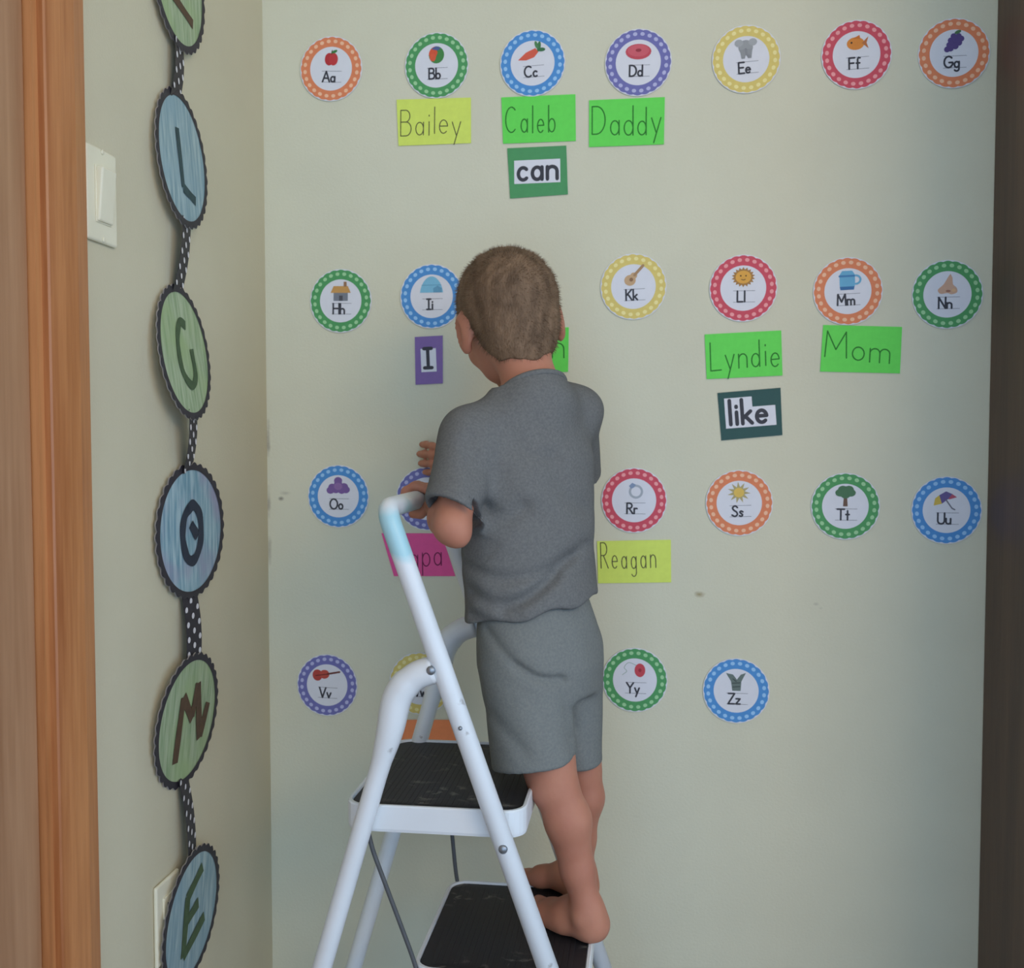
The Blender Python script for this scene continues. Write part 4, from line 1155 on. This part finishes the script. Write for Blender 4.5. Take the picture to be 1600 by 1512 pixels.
SHIRT_FOLDS = [
    ([(-.235, 1.075), (-.222, 1.02), (-.218, .985)], .012, .004),                # arm crease
    ([(-.215, .985), (-.190, .972), (-.165, .985)], .012, .006),
    ([(-.245, .905), (-.200, .890), (-.150, .895), (-.105, .915)], .009, .0065),
    ([(-.235, .868), (-.205, .855), (-.165, .862), (-.125, .890)], .010, .0075),
    ([(-.190, .845), (-.150, .868), (-.115, .905), (-.085, .930)], .009, .0065),
    ([(-.235, .835), (-.200, .830), (-.170, .838)], .008, .005),
    ([(-.130, 1.05), (-.110, 1.00), (-.085, .98)], .012, .005),
    ([(-.190, 1.09), (-.165, 1.06), (-.130, 1.055)], .014, .004)]
T1 = Field((-.36, -.49, .77), (-.03, -.08, 1.20), .0026); T1.F = T0
for G in (T, T1):
    ripple(G, .0013, 30, -40, 38, .6); ripple(G, .0009, -55, 30, 60, 2.0)
    folds(G, -.285, SHIRT_FOLDS)
sl, X_, Y_, Z_ = T.all()
hem = .818 + .20 * (X_ + .25) + .004 * np.sin(X_ * 70 + Y_ * 40)
for a, b, r in ((shL, elL, .0380), (shR, elR, .036)):          # open sleeve ends
    d = (b - a) / np.linalg.norm(b - a); e = a + (b - a) * (.86 if r > .037 else .78)
    near = ((X_ - e[0]) ** 2 + (Y_ - e[1]) ** 2 + (Z_ - e[2]) ** 2) < .095 ** 2
    pl_d = ((X_ - e[0]) * d[0] + (Y_ - e[1]) * d[1] + (Z_ - e[2]) * d[2]) - .30 * (X_ - e[0]) * (1 if r > .037 else 0)
    ax = np.sqrt(np.maximum((X_ - e[0]) ** 2 + (Y_ - e[1]) ** 2 + (Z_ - e[2]) ** 2 - pl_d ** 2, 0))
    T.F = np.where(near, np.maximum(T.F, np.minimum(pl_d, .078 - ax)), T.F)
    hol = np.maximum(ax - r, -(pl_d + .018))
    T.F = np.where(near & (ax < .05), np.maximum(T.F, -hol), T.F)
T.add(sl, T1.F + .0015, .004)          # the body of the shirt stays whole where the sleeve ends beside it
T.cut(sl, (hem - Z_) + 0 * Y_, .005)
# neck opening
nd = (hp(0, -.022, -.060) - NB); nd /= np.linalg.norm(nd)
e = NB - nd * .006
dpl = (X_ - e[0]) * nd[0] + (Y_ - e[1]) * nd[1] + (Z_ - e[2]) * nd[2]
ax = np.sqrt(np.maximum((X_ - e[0]) ** 2 + (Y_ - e[1]) ** 2 + (Z_ - e[2]) ** 2 - dpl ** 2, 0))
T.F = np.where(ax < .07, np.maximum(T.F, -np.maximum(ax - .0425, -(dpl + .014))), T.F)
T.F = np.where(ax < .06, np.maximum(T.F, dpl - .004), T.F)
shirt = own('t_shirt', T.mesh('t_shirt', 3), M['shirt'])
# ribbed collar band round the neck
cu = np.cross(nd, [1, 0, 0]); cu /= np.linalg.norm(cu); cv = np.cross(nd, cu)
ring = [e + (cu * math.cos(2 * math.pi * k / 40) + cv * math.sin(2 * math.pi * k / 40)) * .0475 + nd * .0035 for k in range(41)]
col_o = tube('collar', [Vector(p) - child.location for p in ring], .0046, M['shirt'], None, 8, False); col_o.parent = shirt

SB = ((-.26, -.44, .56), (-.02, -.16, .90), .0026)
def short_leg(top, bot, r0, r1, hz0, slope, hollow):
    """one leg of the shorts, cut off at its hem and hollowed from below"""
    G = Field(*SB)
    G.cap(top, bot, r0, r1, .014)
    sl, x, y, z = G.all()
    G.cut(sl, hz0 + slope * (x - bot[0]) - z + 0 * y, .004)
    t = np.clip((top[2] - z) / (top[2] - bot[2]), 0, 1.2)
    ax = np.sqrt((x - top[0] - (bot[0] - top[0]) * t) ** 2 + (y - top[1] - (bot[1] - top[1]) * t) ** 2)
    G.F = np.maximum(G.F, -np.maximum(ax - hollow, z - (hz0 + slope * (x - bot[0]) + .016)))
    return G.F
Sh = Field(*SB)
Sh.loft([(.715, -.146, -.300, .088, .072, 42), (.76, -.150, -.300, .094, .080, 42), (.82, -.154, -.298, .088, .074, 41), (.86, -.158, -.296, .078, .064, 40)], .02)
sl, X_, Y_, Z_ = Sh.all()
for q in (short_leg((-.168, -.328, .775), (-.147, -.352, .59), .062, .0585, .632, .17, .0505), short_leg((-.116, -.268, .775), (-.107, -.250, .56), .054, .046, .602, .05, .0395)):
    Sh.add(sl, q, .012)
ripple(Sh, .0012, 25, 45, 30, 1.0)
folds(Sh, -.285, [
    ([(-.215, .815), (-.190, .790), (-.165, .768), (-.130, .752), (-.112, .752)], .007, .0045),
    ([(-.172, .775), (-.145, .758), (-.118, .756)], .005, .004),
    ([(-.112, .750), (-.106, .700), (-.100, .670)], .006, .003),
    ([(-.205, .70), (-.180, .680), (-.160, .660)], .010, .003)])
shorts = own('shorts', Sh.mesh('shorts', 3), M['shorts'])
